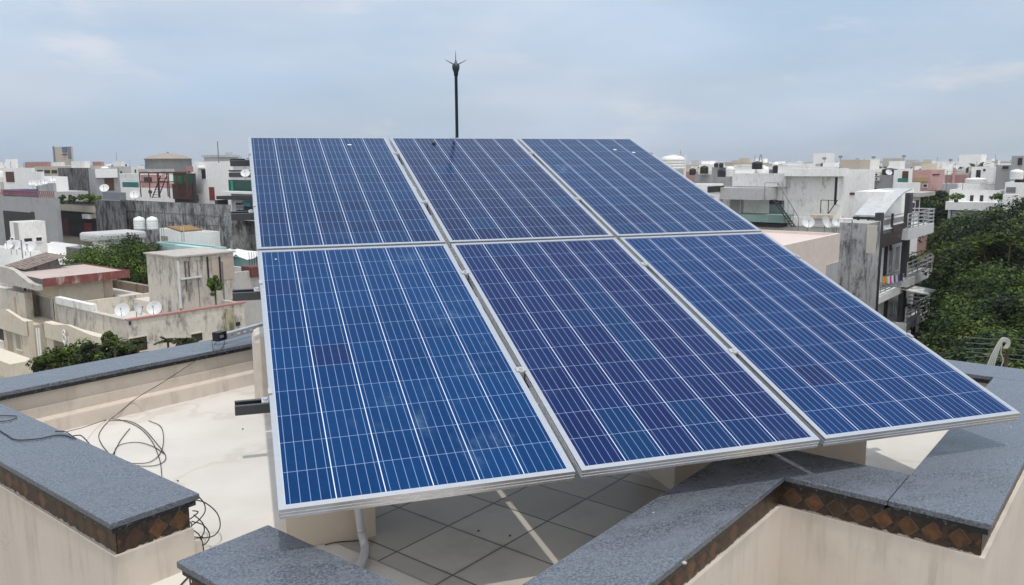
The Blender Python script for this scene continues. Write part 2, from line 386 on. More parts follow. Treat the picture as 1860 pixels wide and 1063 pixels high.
# frieze of diamond tiles: thin slabs on the outer faces, with real UVs
def fz(U0, V0, U1, V1, nU, nV):
    mb = MB(); z1 = ZC-.047; z0 = z1-.088; t = .004
    Lg = math.hypot(U1-U0, V1-V0); k = Lg/.084
    p0 = uv(U0+nU*t, V0+nV*t)-HL; p1 = uv(U1+nU*t, V1+nV*t)-HL; q0 = uv(U0, V0)-HL; q1 = uv(U1, V1)-HL
    n = len(mb.v)
    for p in (p0, p1): mb.v.append((p[0], p[1], z0))
    for p in (p1, p0): mb.v.append((p[0], p[1], z1))
    for p in (q0, q1): mb.v.append((p[0], p[1], z0))
    for p in (q1, q0): mb.v.append((p[0], p[1], z1))
    o = random.random()*5
    mb.face((0,1,2,3), [(o,0),(o+k,0),(o+k,1),(o,1)]); mb.face((4,0,3,7), [(o,.1)]*4); mb.face((1,5,6,2), [(o,.1)]*4); mb.face((3,2,6,7), [(o,.1)]*4); mb.face((0,4,5,1), [(o,.1)]*4)
    mb.build('frieze', M_FR, house)
i_ = ins
fz(1.19+i_, 4.9, 1.19+i_, 2.747+i_, -1, 0); fz(1.19+i_, 2.747+i_, 1.527-i_, 2.747+i_, 0, -1)
fz(1.527-i_, 2.315-i_, 1.19+i_, 2.315-i_, 0, 1); fz(1.19+i_, 2.315-i_, 1.19+i_, 1.087+i_, -1, 0)
fz(1.19+i_, 1.087+i_, 3.04+i_, 1.087+i_, 0, -1); fz(3.04+i_, 1.087+i_, 3.04+i_, .378+i_, -1, 0)
fz(3.04+i_, .378+i_, 5.54-i_, .378+i_, 0, -1); fz(1.527-i_, 2.747+i_, 1.527-i_, 4.9, 1, 0)
# plastered outer walls, from just under the frieze to the street
zt = ZC-.047-.086
mb = MB(); k = .016
hb(mb, 1.19+k, 1.50, 2.747+k, 5.22-k, 0, zt); hb(mb, 1.19+k, 1.50, 1.087+k, 2.315-k, 0, zt-.0)
hb(mb, 1.50, 3.04+.28, 1.087+k, 1.36, 0, zt); hb(mb, 3.04+k, 3.32, .378+k, 1.087+k, 0, zt)
hb(mb, 3.32, 5.54-k, .378+k, .69, 0, zt); hb(mb, 5.25, 5.54-k, .69, 5.22-k, 0, zt); hb(mb, 1.50, 5.25, 4.90, 5.22-k, 0, zt)
mb.build('outer_wall', M_CREAM, house)
# roof floor
mb = MB(); hb(mb, 1.22, 5.5, 1.38, 5.1, ZF-.3, ZF); hb(mb, 3.33, 5.5, .65, 1.38, ZF-.3, ZF); mb.build('roof_floor', M_ROOF, house)
mb = MB(); z = ZF+.004; rect = (1.95, 3.32, 1.39, 2.78)
P = [uv(rect[0], rect[2])-HL, uv(rect[1], rect[2])-HL, uv(rect[1], rect[3])-HL, uv(rect[0], rect[3])-HL]
mb.v = [(p[0], p[1], z) for p in P]
tt = lambda U, V: ((U-2.045)/.2935, (V-1.943)/.2985)
mb.face((0,1,2,3), [tt(rect[0],rect[2]), tt(rect[1],rect[2]), tt(rect[1],rect[3]), tt(rect[0],rect[3])])
mb.build('floor_tiles', M_TILE, house)
# sloping skirting at the foot of the far parapet and the left one
def skirt(Ua, Va, Ub, Vb, nU, nV):
    mb = MB(); h = .095; t = .065
    a0 = uv(Ua, Va)-HL; b0 = uv(Ub, Vb)-HL; a1 = uv(Ua+nU*t, Va+nV*t)-HL; b1 = uv(Ub+nU*t, Vb+nV*t)-HL
    a2 = uv(Ua+nU*(t-.012), Va+nV*(t-.012))-HL; b2 = uv(Ub+nU*(t-.012), Vb+nV*(t-.012))-HL
    for p, zz in ((a0,ZF),(a1,ZF),(a2,ZF+h-.012),(a0,ZF+h),(b0,ZF),(b1,ZF),(b2,ZF+h-.012),(b0,ZF+h)): mb.v.append((p[0],p[1],zz))
    for q in ((0,1,2,3),(7,6,5,4),(1,5,6,2),(2,6,7,3)): mb.face(q)
    mb.build('skirting', M_CREAM, house, bevel=.006)
skirt(1.5, 4.913, 5.2, 4.913, 0, -1); skirt(1.49, 2.79, 1.49, 4.84, 1, 0)
# lower balcony ledge glimpsed at the right
mb = MB(); hb(mb, 3.3, 6.2, -.62, -.30, ZC-1.02, ZC-.99); mb.build('balcony_coping', M_GR, house, bevel=.003)
mb = MB(); hb(mb, 3.33, 6.2, -.58, -.33, 0, ZC-1.021); mb.build('balcony_wall', M_CREAM, house)

def wpost(name, label, x0, x1, y0, y1, z1, mat, bev):
    o = MB().box((x0, y0, 0), (x1, y1, z1-ZF)).build(name, mat, None, bevel=bev, loc=(0, 0, ZF))
    return tag(o, label, 'pedestal')
wpost('pedestal', 'beige plastered pedestal under the front left panel beside the drain pipe', .035, .39, .655, 1.05, GZ+.10, M_BEIGE, .004)
wpost('pedestal', 'long beige plastered pedestal in shade behind the stepped granite parapet', 1.755, 2.83, .655, 1.05, GZ+.10, M_BEIGE, .004)
wpost('pedestal', 'cream pedestal with rounded shoulder at the left edge of the array near the far parapet', -.05, .3, 2.68, 3.0, GZ+.02, M_CREAM, .05)

# ================================================================== solar array
TILT = 0.3253; PW, PL = .992, 1.956; G1, G2 = .0247, .0227
AM = Matrix.Translation((0, 0, GZ)) @ Matrix.Rotation(TILT, 4, 'X')
def panel(c, r, label, mat):
    e = empty('solar_panel', (0, 0, 0), 0, label, 'solar panel', 'solar panels of the tilted array')
    e.matrix_world = AM @ Matrix.Translation((c*(PW+G1), r*(PL+G2), 0))
    lip = .021; hh = .040
    mb = MB()
    # frame: upper lip, recessed grooves and lower flange on each side
    for (z0, z1, ins_) in ((-.007,0,0),(-.016,-.007,.0022),(-.019,-.016,0),(-.028,-.019,.0022),(-.031,-.028,0),(-hh,-.031,.0022)):
        i = ins_; wd = lip if z1 > -.002 else .012
        mb.box((i, i, z0), (PW-i, wd, z1)); mb.box((i, PL-wd, z0), (PW-i, PL-i, z1))
        mb.box((i, wd, z0), (wd, PL-wd, z1)); mb.box((PW-wd, wd, z0), (PW-i, PL-wd, z1))
    mb.build('frame', M_FRAME, e)
    gl = MB(); a, b, z = lip, PW-lip, -.003; c_, d_ = lip, PL-lip
    gl.v = [(a,c_,z),(b,c_,z),(b,d_,z),(a,d_,z)]; gl.face((0,1,2,3), [(0,0),(6,0),(6,12),(0,12)])
    gl.build('cell_face', mat, e)
    MB().box((a, c_, -.009), (b, d_, -.0045)).build('back_sheet', M_WHITE, e)
    MB().box((PW/2-.06, PL-.22, -.03), (PW/2+.06, PL-.12, -.0095)).build('junction_box', M_BLACK, e)
    return e
B1=(.0085,.042,.155); B2=(.011,.055,.185)
panel(0,0,'lower left solar panel, brightest blue with one violet cell and chalky water marks', cells(1,(.001,.027,.105),(.002,.036,.130),(.010,.011,.062),0,.5,((1,5,.6),(0,9,.3))))
panel(1,0,'lower middle solar panel, indigo with a few patches of lighter blue cells', cells(2,(.005,.013,.072),(.006,.019,.088),(.002,.030,.100),0,.2,((1,11,.6),(2,11,.4),(3,8,.5),(3,7,.7),(3,6,.7),(2,6,.4),(3,5,.6),(3,4,.8),(1,1,.8),(1,0,1.),(3,1,.8),(3,0,.5),(4,0,.5),(2,9,.3))))
panel(2,0,'lower right solar panel, royal blue, reaching the right edge of the picture', cells(3,(.001,.021,.096),(.002,.028,.115),(.007,.013,.066),0,.2,((1,2,.8),(1,3,.3),(4,6,.3))))
panel(0,1,'upper left solar panel, mid blue, nearest the white and black houses', cells(4,(.002,.021,.08),(.004,.030,.10),(.004,.018,.07),.10,.3))
panel(1,1,'upper middle solar panel, violet blue, in front of the dark mast', cells(5,(.006,.014,.06),(.007,.020,.078),(.004,.028,.095),.10,.25))
panel(2,1,'upper right solar panel, blue with bird droppings near its top edge', cells(6,(.002,.021,.082),(.004,.029,.10),(.004,.018,.078),.06,.35))
rack = empty('mounting_rack', (0, 0, ZF), 0, 'dark steel channel rack with clamps holding the six solar panels', 'mounting rack')
RM = Matrix.Translation((0, 0, -ZF)) @ AM
XT = 3*PW + 2*G1
for i, s_ in enumerate((.66, 1.59, 2.59, 3.55)):
    mb = MB(); x0 = -.125; x1 = XT+.05; t = .0035
    zt_ = -.0405
    mb.box((x0, s_-.0205, zt_-.041), (x1, s_+.0205, zt_-.041+t), RM)
    mb.box((x0, s_-.0205, zt_-.041+t), (x1, s_-.0205+t, zt_), RM); mb.box((x0, s_+.0205-t, zt_-.041+t), (x1, s_+.0205, zt_), RM)
    mb.box((x0, s_-.0205+t, zt_-t), (x1, s_-.011, zt_), RM); mb.box((x0, s_+.011, zt_-t), (x1, s_+.0205-t, zt_), RM)
    mb.build('rail', M_RAIL, rack)
    for j, xc in enumerate((-.014, PW+G1/2, 2*PW+1.5*G1, XT+.014)):
        cb = MB(); hx = .011
        if j in (0, 3):
            s2 = -1 if j == 0 else 1
            cb.box((xc-.014, s_-.018, -.040), (xc+.012 if j == 0 else xc+.014, s_+.018, -.034), RM)
            cb.box(((-.003 if j == 0 else XT), s_-.018, -.034), ((0.0 if j == 0 else XT+.003), s_+.018, .002), RM)
            cb.box(((-.003 if j == 0 else XT-.012), s_-.018, .002), ((.012 if j == 0 else XT+.003), s_+.018, .005), RM)
            cb.lathe([(.009,0),(.009,.007)], 6, (xc, s_, -.034), RM)
        else:
            cb.box((xc-.021, s_-.015, .001), (xc+.021, s_+.015, .0042), RM); cb.box((xc-.010, s_-.02, -.038), (xc+.010, s_+.02, .001), RM)
            cb.lathe([(.0075,0),(.0075,.006)], 6, (xc, s_, .0042), RM)
        cb.build('clamp', M_SILVER, rack)
# legs of the rack: front feet stand on the pedestals, the rear posts on the roof
def leg(x, s_, zb):
    p = AM @ Vector((x, s_, -.082))
    mb = MB().box((x-.02, p.y-.02, zb-ZF), (x+.02, p.y+.02, p.z-ZF)); mb.box((x-.06, p.y-.06, zb-ZF), (x+.06, p.y+.06, zb-ZF+.006)); mb.build('leg', M_RAIL, rack)
for x in (.22, 1.9, 2.7): leg(x, .72, GZ+.10)
leg(.15, 2.59+.23, GZ+.02)
for x in (.35, 1.5, 2.6): leg(x, 3.45 if x < 1 else 3.3, ZF)
mb = MB()
for x in (.35, 1.5, 2.6):
    mb.box((x-.02, .40, -.125), (x+.02, 3.85, -.0825), RM)
mb.build('purlin', M_RAIL, rack)

# slotted steel strut lying over the far parapet
p0 = onz(413, 616, ZC+.035); p1 = onz(560, 574, ZC+.05); dv_ = Vector(p1-p0); ln_ = dv_.length; dv_.normalize()
side = Vector((0,0,1)).cross(dv_).normalized(); up_ = dv_.cross(side)
SM = Matrix(((dv_.x, side.x, up_.x, p0[0]), (dv_.y, side.y, up_.y, p0[1]), (dv_.z, side.z, up_.z, p0[2]), (0,0,0,1)))
strut = empty('slotted_strut', tuple(p0), 0, 'grey slotted steel strut lying on the far left parapet coping', 'steel strut')
SM0 = Matrix.Translation((-p0[0], -p0[1], -p0[2])) @ SM
mb = MB(); hgt = .037; sl = .03; gp = .062; nsl = int(ln_/gp)
for i in range(nsl):
    x = i*gp
    mb.box((x, -.0015, 0), (x+gp-sl, .0015, hgt), SM0)
    mb.box((x+gp-sl, -.0015, 0), (x+gp, .0015, .013), SM0); mb.box((x+gp-sl, -.0015, hgt-.013), (x+gp, .0015, hgt), SM0)
mb.box((0, -.0015, -.003), (nsl*gp, .038, 0), SM0); mb.box((0, .0015, hgt), (nsl*gp, .038, hgt+.003), SM0)
mb.build('channel', M_SILVER, strut)
mb = MB()
mb.box((-.085, -.006, .0), (-.008, .05, .006), SM0); mb.box((-.085, -.006, .052), (-.008, .05, .06), SM0)
mb.box((-.085, -.006, .006), (-.072, .05, .052), SM0); mb.box((-.018, -.006, .006), (-.008, .05, .052), SM0)
mb.build('bracket', M_BLACK, strut)
MB().box((-.062, .005, .018), (-.026, .03, .036), SM0).build('bolt_plate', M_SILVER, strut)

# drain pipe
def pxz(lst, z): return [tuple(onz(a, b, z)) for a, b in lst]
def smooth(pts, n=8):
    P = [Vector(p) for p in pts]; P = [P[0]*2-P[1]] + P + [P[-1]*2-P[-2]]; o = []
    for i in range(1, len(P)-2):
        for k_ in range(n):
            t = k_/n; a, b, c, d = P[i-1], P[i], P[i+1], P[i+2]
            o.append(0.5*((2*b)+(-a+c)*t+(2*a-5*b+4*c-d)*t*t+(-a+3*b-3*c+d)*t**3))
    o.append(P[-2]); return [tuple(v) for v in o]
q0 = Vector(onz(664, 985, ZF+.02))
yv = q0.y
def atY(px, py, y): v = ray(px, py); return CAM + v*((y-CAM[1])/v[1])
mb = MB().sweep(smooth([tuple(atY(648,905,.60)), tuple(atY(652,935,.60)), tuple(atY(656,966,.60))], 4), .0155, 12)
mb.sweep(smooth([tuple(atY(656,964,.60)), tuple(atY(661,985,.59)), tuple(atY(663,1000,.55)), tuple(onz(657,1022,ZF+.018)), tuple(onz(640,1045,ZF+.018))], 5), .0175, 12)
tag(mb.build('drain_pipe', M_PVC, None, smooth=True), 'pale plastic drain pipe bending down to the tiled floor under the front panel', 'pipe')

# cables
def cable(name, pts, r, label, grp=None):
    o = MB()
    for q in pts: o.sweep(smooth(q, 6), r, 5)
    return tag(o.build(name, M_CABLE, None, smooth=True), label, 'cable', grp)
zc = ZC+.004; zf = ZF+.006
far = lambda a, b, z=None: tuple(onz(a, b, z if z is not None else zf))
c1 = [far(400,607,ZC+.03), far(392,622,ZC+.006), far(372,643,ZC-.02), far(300,692,ZF+.22), far(250,722,ZF+.10), far(216,750,ZF+.03), far(196,766), far(180,788), far(184,806), far(198,824)]
cable('cable', [c1], .0021, 'thin black cable running from the slotted strut across the parapet wall to the roof')
cable('cable', [[far(385,618,ZC+.006), far(388,637,ZC+.006), far(398,638,ZC+.006), far(408,622,ZC+.006), far(404,610,ZC+.02)]], .0021, 'small black cable loop hanging beside the strut bracket on the coping')
cable('cable', [[far(122,784,ZC-.01), far(150,777,ZF+.10), far(190,764), far(215,762), far(250,775), far(275,800), far(290,835), far(294,865)],
                [far(199,764), far(235,765), far(262,780), far(285,806), far(300,826), far(298,838), far(280,846), far(250,846), far(236,840)],
                [far(270,764), far(292,775), far(297,800), far(290,825), far(270,840), far(240,842)],
                [far(236,778), far(220,798), far(208,820), far(203,828)],
                [far(207,828), far(212,812), far(230,805), far(255,804), far(280,812), far(298,824)]], .0021, 'tangle of thin black cable loops lying on the cream roof behind the left coping')
cable('cable', [[far(-10,776,zc), far(12,790,zc), far(30,799,zc), far(70,797,zc), far(100,791,zc), far(122,792,zc), far(138,802,ZC-.005)],
                [far(100,784,zc+.004), far(118,784,zc+.006), far(132,793,zc+.004), far(144,803,ZC-.01)],
                [far(132,792,zc), far(146,791,ZC-.0), far(156,799,ZC-.01), far(166,811,ZC-.03)]], .0027, 'black cable bundle draped over the left granite coping')
cable('cable', [[far(-5,755,zc), far(20,755,zc), far(31,756,zc)], [far(-5,766,zc), far(16,764,zc), far(31,759,zc)]], .0021, 'thin black cable lying on the far end of the left coping at the picture edge')
b3 = lambda a, b, k: tuple(uv(1.50+k, 2.70) * 0 + at(a, b, 2.05))
def att(lst): return [tuple(onz(a, b, z)) for a, b, z in lst]
zz = ZF+.05
cable('cable', [att([(347,907,zz+.12),(372,913,zz+.1),(394,932,zz+.05),(400,955,zz+.02),(390,972,zz),(370,977,zz),(345,974,zz+.02)]),
                att([(361,902,zz+.14),(371,915,zz+.1),(372,930,zz+.08),(362,944,zz+.05),(348,955,zz+.03)]),
                att([(350,928,zz+.1),(360,930,zz+.08),(352,938,zz+.06),(345,943,zz+.05)]),
                att([(348,947,zz+.06),(368,953,zz+.05),(379,966,zz+.02),(380,978,zz),(370,990,zz-.02),(352,992,zz-.03)]),
                att([(343,960,zz+.06),(358,968,zz+.03),(366,980,zz),(370,1000,zz-.03),(369,1015,zz-.04)]),
                att([(352,935,zz+.06),(368,950,zz+.03),(371,965,zz),(364,978,zz-.01)]),
                att([(344,986,zz),(356,982,zz),(366,978,zz)]), att([(350,990,zz-.01),(360,984,zz),(368,975,zz)]),
                att([(338,974,zz+.04),(348,955,zz+.05),(345,948,zz+.06)])], .0025, 'tangled black cables hanging at the end of the left parapet')
cable('cable', [att([(353,1036,zf),(340,1050,zf),(325,1066,zf)]), att([(360,1040,zf),(352,1056,zf),(340,1070,zf)]), att([(350,1035,zf),(345,1052,zf),(348,1068,zf)])], .003, 'black cable ends on the roof under the corner of the middle coping')
cable('cable', [att([(590,990,zf),(612,985,zf),(640,983,zf),(655,982,zf)])], .002, 'scrap of wire in the dirt at the foot of the front pedestal')
for i, (a, b, lb) in enumerate([(869,965,'tiny black pebble on the shaded floor tiles, left of the two'), (926,974,'small black chip on the shaded floor tiles beside the strip of sunlight'),
                               (323,874,'dark pebble on the sunlit roof behind the left coping tip'), (441,780,'small dark crumb on the sunlit roof below the rail end')]):
    s_ = .005
    tag(MB().lathe([(s_*.5,0),(s_,s_*.5),(s_*.6,s_*1.1)], 7, tuple(onz(a, b, ZF+.004))).build('pebble', M_BLACK), lb, 'pebble')
p = onz(1243, 1024, ZC)
tag(MB().lathe([(.007,0),(.008,.004),(.003,.008)], 8, tuple(p)).build('mortar_blob', M_CONC), 'white mortar blob on the edge of the granite coping at the bottom', 'mortar blob')
# bird dropping / pebble on the upper middle panel
def onpanel(px, py, h=.0):
    n = np.array([0, -math.sin(TILT), math.cos(TILT)]); p = np.array([0, 0, GZ]) + n*h; v = ray(px, py)
    return CAM + v*(((p-CAM) @ n)/(v @ n))
p = onpanel(788, 262, -.003)
tag(MB().lathe([(.008,0),(.018,.006),(.010,.016)], 8, tuple(p)).build('stone', M_DARK), 'dark stone lying near the top edge of the upper middle panel', 'stone')
for a, b, lb in [(1117,272,'bird dropping near the top of the upper right panel, left one'), (1151,277,'bird dropping near the top of the upper right panel, right one'), (635,263,'tiny white dropping near the top of the upper left panel'), (501,471,'white speck of dropping at the top of the lower left panel')]:
    p = onpanel(a, b, -.0028); mm = Matrix.Translation(tuple(p)) @ Matrix.Rotation(TILT, 4, 'X') @ Matrix.Diagonal((1.5, 1, .2, 1))
    tag(MB().lathe([(.011 if b < 400 else .004, 0), (.008 if b < 400 else .003, .006)], 9, (0,0,0), mm).build('dropping', M_WHITE), lb, 'bird dropping')

# mast with three prongs standing on the far corner of the roof
bp = at(831, 300, 6.75); bz = ZF
mast = empty('mast', (bp[0], bp[1], 0), 0, 'tall thin dark mast topped by three thin prongs behind the array', 'mast')
tp = at(830, 122, 6.75)
MB().sweep([(0,0,bz), (0,0,tp[2])], .0145, 12, r1=.0125).build('pole', plain((.03,.045,.06), .4), mast, smooth=True)
MB().lathe([(.016,-.07),(.02,-.04),(.030,-.012),(.031,.010),(.022,.026),(.008,.034),(.008,.05)], 14, (0,0,tp[2])).build('hub', plain((.02,.03,.045), .4), mast, smooth=True)
for ang, el, ln in ((162, 28, .098), (-18, 26, .098), (90, 88, .115)):
    # spread across the view
    d_ = Vector((math.cos(R(ang))*math.cos(R(el)), math.sin(R(ang))*math.cos(R(el)), math.sin(R(el))))
    MB().sweep([tuple(Vector((0,0,tp[2]+.012))+d_*.02), tuple(Vector((0,0,tp[2]+.012))+d_*ln)], .0045, 6, r1=.0012).build('prong', M_BLACK, mast)

# ================================================================== the town
GR = GA
def hit(P, d, px, py):
    """length along direction d from P until pixel column px"""
    v = ray(px, py); a = v[0]; b = v[1]
    # P + L d = CAM + s v
    rx, ry = CAM[0]-P[0], CAM[1]-P[1]
    det = d[0]*(-b) - d[1]*(-a)
    return (rx*(-b) - ry*(-a))/det
ALLB = []
class Bld:
    """a block on the street grid: near vertical edge at pixel column pc, left face to pl, right face to pr, top of the near edge at yt"""
    def __init__(s, name, label, cat, pl, pc, pr, yt, d, mat, zb=0.0, par=.5, roof=None, group=None, La=None, Lb=None, rot=None):
        s.P = at(pc, yt, d); s.ang = GR + R(rot or 0)
        s.U = np.array([math.cos(s.ang), math.sin(s.ang), 0]); s.V = np.array([-math.sin(s.ang), math.cos(s.ang), 0])
        s.La = La if La is not None else hit(s.P, s.V, pl, yt); s.Lb = Lb if Lb is not None else hit(s.P, s.U, pr, yt)
        s.La = min(max(s.La, .3), 60); s.Lb = min(max(s.Lb, .3), 60)
        s.zt = s.P[2]; s.zb = zb; s.mat = mat; s.par = par; s.d = d; s.px = pc; ALLB.append(s)
        s.e = empty(name, (s.P[0], s.P[1], zb), s.ang, label, cat, group)
        if s.zt - zb > 0:
            mb = MB(); t = min(.18, s.La*.2, s.Lb*.2); h = s.zt-zb
            if par > 0:
                mb.box((0,0,0), (s.Lb, t, h)); mb.box((0,s.La-t,0), (s.Lb, s.La, h)); mb.box((0,t,0), (t,s.La-t,h)); mb.box((s.Lb-t,t,0), (s.Lb,s.La-t,h))
                mb.build('wall', mat, s.e)
                MB().box((t,t,h-par-.2), (s.Lb-t, s.La-t, h-par)).build('roof', roof or M_PLASTER_TOP, s.e)
            else:
                mb.box((0,0,0), (s.Lb, s.La, h)).build('wall', mat, s.e)
                if roof: MB().box((.004,.004,h+.004), (s.Lb-.004, s.La-.004, h+.02)).build('roof', roof, s.e)
        if s.Lb < 2.2 and s.La > 2.5 and zb == 0 and s.zt > 4 and d < 100 and name != 'grey_house':       # the house goes on behind its narrow end
            dp = min(5.0, s.La*.7); MB().box((s.Lb-.01, dp*.85, 0), (s.Lb+dp, s.La-.02, s.zt-1.0)).build('rear_wing', mat, s.e)
    def loc(s, p): q = np.array(p)-s.P; return np.array([q @ s.U, q @ s.V, p[2]-s.zb])
    def onA(s, px, py): v = ray(px, py); t = ((s.P-CAM) @ s.U)/(v @ s.U); return s.loc(CAM+v*t)
    def onB(s, px, py): v = ray(px, py); t = ((s.P-CAM) @ s.V)/(v @ s.V); return s.loc(CAM+v*t)
    def onT(s, px, py, dz=0): v = ray(px, py); t = (s.zt+dz-CAM[2])/v[2]; return s.loc(CAM+v*t)
    def rect(s, f, x0, y0, x1, y1):
        xm, ym = (x0+x1)/2, (y0+y1)/2
        g_ = s.onA if f == 'A' else s.onB
        a, b = g_(x0, ym), g_(x1, ym); t, bt = g_(xm, y0), g_(xm, y1)
        k = 1 if f == 'A' else 0
        return min(a[k], b[k]), max(a[k], b[k]), min(t[2], bt[2]), max(t[2], bt[2])
    def slab(s, f, x0, y0, x1, y1, name, mat, o0=0.0, o1=.05, parent=None):
        a, b, z0, z1 = s.rect(f, x0, y0, x1, y1); mb = MB()
        if f == 'A': mb.box((-o1, a, z0), (-o0, b, z1))
        else: mb.box((a, -o1, z0), (b, -o0, z1))
        return mb.build(name, mat, parent or s.e)
    def win(s, f, x0, y0, x1, y1, name='window', fm=None, pm=None, fw=.06, bars=0, out=.05):
        a, b, z0, z1 = s.rect(f, x0, y0, x1, y1); return s.winr(f, a, b, z0, z1, name, fm, pm, fw, bars, out)
    def winr(s, f, a, b, z0, z1, name='window', fm=None, pm=None, fw=.06, bars=0, out=.05, shade=False):
        fm = fm or M_WHITE; pm = pm or M_GLASS; mb = MB()
        fw = min(fw, (b-a)*.2, (z1-z0)*.2)
        def bx(m_, u0, u1, w0, w1, o0, o1):
            if f == 'A': m_.box((-o1, u0, w0), (-o0, u1, w1))
            else: m_.box((u0, -o1, w0), (u1, -o0, w1))
        bx(mb, a, b, z1-fw, z1, 0, out); bx(mb, a, b, z0, z0+fw, 0, out+.03); bx(mb, a, a+fw, z0+fw, z1-fw, 0, out); bx(mb, b-fw, b, z0+fw, z1-fw, 0, out)
        for i in range(bars):
            c = a+(b-a)*(i+1)/(bars+1); bx(mb, c-fw*.3, c+fw*.3, z0+fw, z1-fw, .016, out)
        if shade: bx(mb, a-.1, b+.1, z1+.05, z1+.12, 0, .45)
        o = mb.build(name, fm, s.e); pb = MB(); bx(pb, a+fw, b-fw, z0+fw, z1-fw, .003, .015); pb.build('pane' if name == 'window' else 'leaf', pm, o)
        return o
    def box(s, x0, x1, y0, y1, z0, z1, name, mat, bevel=0): return MB().box((x0,y0,z0), (x1,y1,z1)).build(name, mat, s.e, bevel=bevel)
    def grid(s, f, n, rows, z0=None, h=1.2, wd=1.1, step=3.0, pm=None, shade=True):
        Lf = s.La if f == 'A' else s.Lb; zz = s.zt-s.zb-1.1-h if z0 is None else z0
        for r_ in range(rows):
            z = zz - r_*step
            if z < .5: break
            for i in range(n):
                c = Lf*(i+.5)/n
                if wd < Lf/n*.9: s.winr(f, c-wd/2, c+wd/2, z, z+h, pm=pm, shade=shade)
    def parapet_cap(s, mat, h=.08, o=.06):
        mb = MB(); z0 = s.zt-s.zb+.002; t = .24
        mb.box((-o,-o,z0),(s.Lb+o,t,z0+h)); mb.box((-o,s.La-t,z0),(s.Lb+o,s.La+o,z0+h)); mb.box((-o,t,z0),(t,s.La-t,z0+h)); mb.box((s.Lb-t,t,z0),(s.Lb+o,s.La-t,z0+h))
        return mb.build('parapet_cap', mat, s.e)

def dish(px, py, d, dia, label, az=None, grp=None, el=35):
    p = at(px, py, d); e = empty('satellite_dish', tuple(p), 0, label, 'satellite dish', grp)
    # faces up and toward the viewer's side by default
    azr = R(az if az is not None else 250)
    n = Vector((math.cos(azr)*math.cos(R(el)), math.sin(azr)*math.cos(R(el)), math.sin(R(el))))
    M = n.to_track_quat('Z', 'Y').to_matrix().to_4x4(); r = dia/2
    prof = [(r*q, r*.32*q*q) for q in (.001,.25,.5,.75,.92,1.0)]
    prof += [(r*1.0, r*.335), (r*.75, r*.32*.5625+r*.03), (r*.3, r*.06), (.001, r*.03)][0:1]
    prof = [(.001,-.012),(r*.5,r*.08-.012),(r*.8,r*.205-.012),(r,r*.32-.01),(r,r*.32),(r*.92,r*.32*.85),(r*.75,r*.18),(r*.5,r*.08),(r*.25,r*.02),(.002,0)]
    MB().lathe(prof, 18, (0,0,0), M).build('reflector', M_DISH, e, smooth=True)
    f = M @ Vector((0, 0, r*1.0)); a = M @ Vector((0, -r*.95, r*.3))
    mb = MB().sweep([tuple(a), tuple(f)], r*.035, 5); mb.box((f.x-r*.08, f.y-r*.08, f.z-r*.08), (f.x+r*.08, f.y+r*.08, f.z+r*.08))
    mb.build('feed_arm', M_GREY, e)
    MB().sweep([(0,0,-.01), (0,.05,-r*.5), (0,.05,-r*1.6)], r*.05, 6).build('mount', M_GREY, e)
    return e
def tank(px, py, d, rad, h, label, mat, grp=None):
    """plastic water tank; px,py = middle of its base"""
    p = at(px, py, d); e = empty('water_tank', tuple(p), 0, label, 'water tank', grp)
    prof = [(rad*.97,0)]
    for k in range(4):
        z = h*.06+h*.74*k/4; prof += [(rad*.97,z),(rad,z+h*.03),(rad,z+h*.13),(rad*.97,z+h*.16)]
    prof += [(rad*.96,h*.82),(rad*.80,h*.93),(rad*.42,h*.985),(.01,h)]
    MB().lathe(prof, 22).build('tank_body', mat, e, smooth=True)
    MB().lathe([(rad*.3,h*.93),(rad*.32,h*1.02),(rad*.28,h*1.05)], 14).build('lid', mat, e)
    return e
def post(name, px, y0, y1, d, r_, label, cat, mat=None, grp=None):
    a = at(px, y0, d); b = at(px, y1, d)
    return tag(MB().sweep([(a[0],a[1],min(a[2],b[2])), (a[0],a[1],max(a[2],b[2]))], r_, 6).build(name, mat or M_GREY), label, cat, grp)

# ---- vegetation
F_LEFT = None
def leaf_mesh(centres, normals, size, tone, name, mat, parent, aspect=.5, jitter=.5):
    n = len(centres)
    c = np.asarray(centres, float); nn = np.asarray(normals, float) + rng.normal(0, jitter, (n, 3)); nn /= np.linalg.norm(nn, axis=1)[:, None]
    t = np.cross(nn, rng.normal(0, 1, (n, 3))); t /= np.linalg.norm(t, axis=1)[:, None]; b = np.cross(nn, t)
    sz = size*(.6+.8*rng.random(n))[:, None]
    v = np.stack([c-t*sz, c+b*sz*aspect-t*sz*.1, c+t*sz+nn*sz*-.15, c-b*sz*aspect-t*sz*.1], 1).reshape(-1, 3)
    me = bpy.data.meshes.new(name); me.vertices.add(4*n); me.vertices.foreach_set('co', v.ravel())
    me.loops.add(4*n); me.loops.foreach_set('vertex_index', np.arange(4*n, dtype=np.int32))
    me.polygons.add(n); me.polygons.foreach_set('loop_start', np.arange(0, 4*n, 4, dtype=np.int32)); me.polygons.foreach_set('loop_total', np.full(n, 4, dtype=np.int32))
    at_ = me.attributes.new('tone', 'FLOAT', 'FACE'); at_.data.foreach_set('value', np.clip(tone, 0, 1).astype(np.float32))
    me.update(); me.materials.append(mat); o = bpy.data.objects.new(name, me); COL.objects.link(o); o.parent = parent
    return o
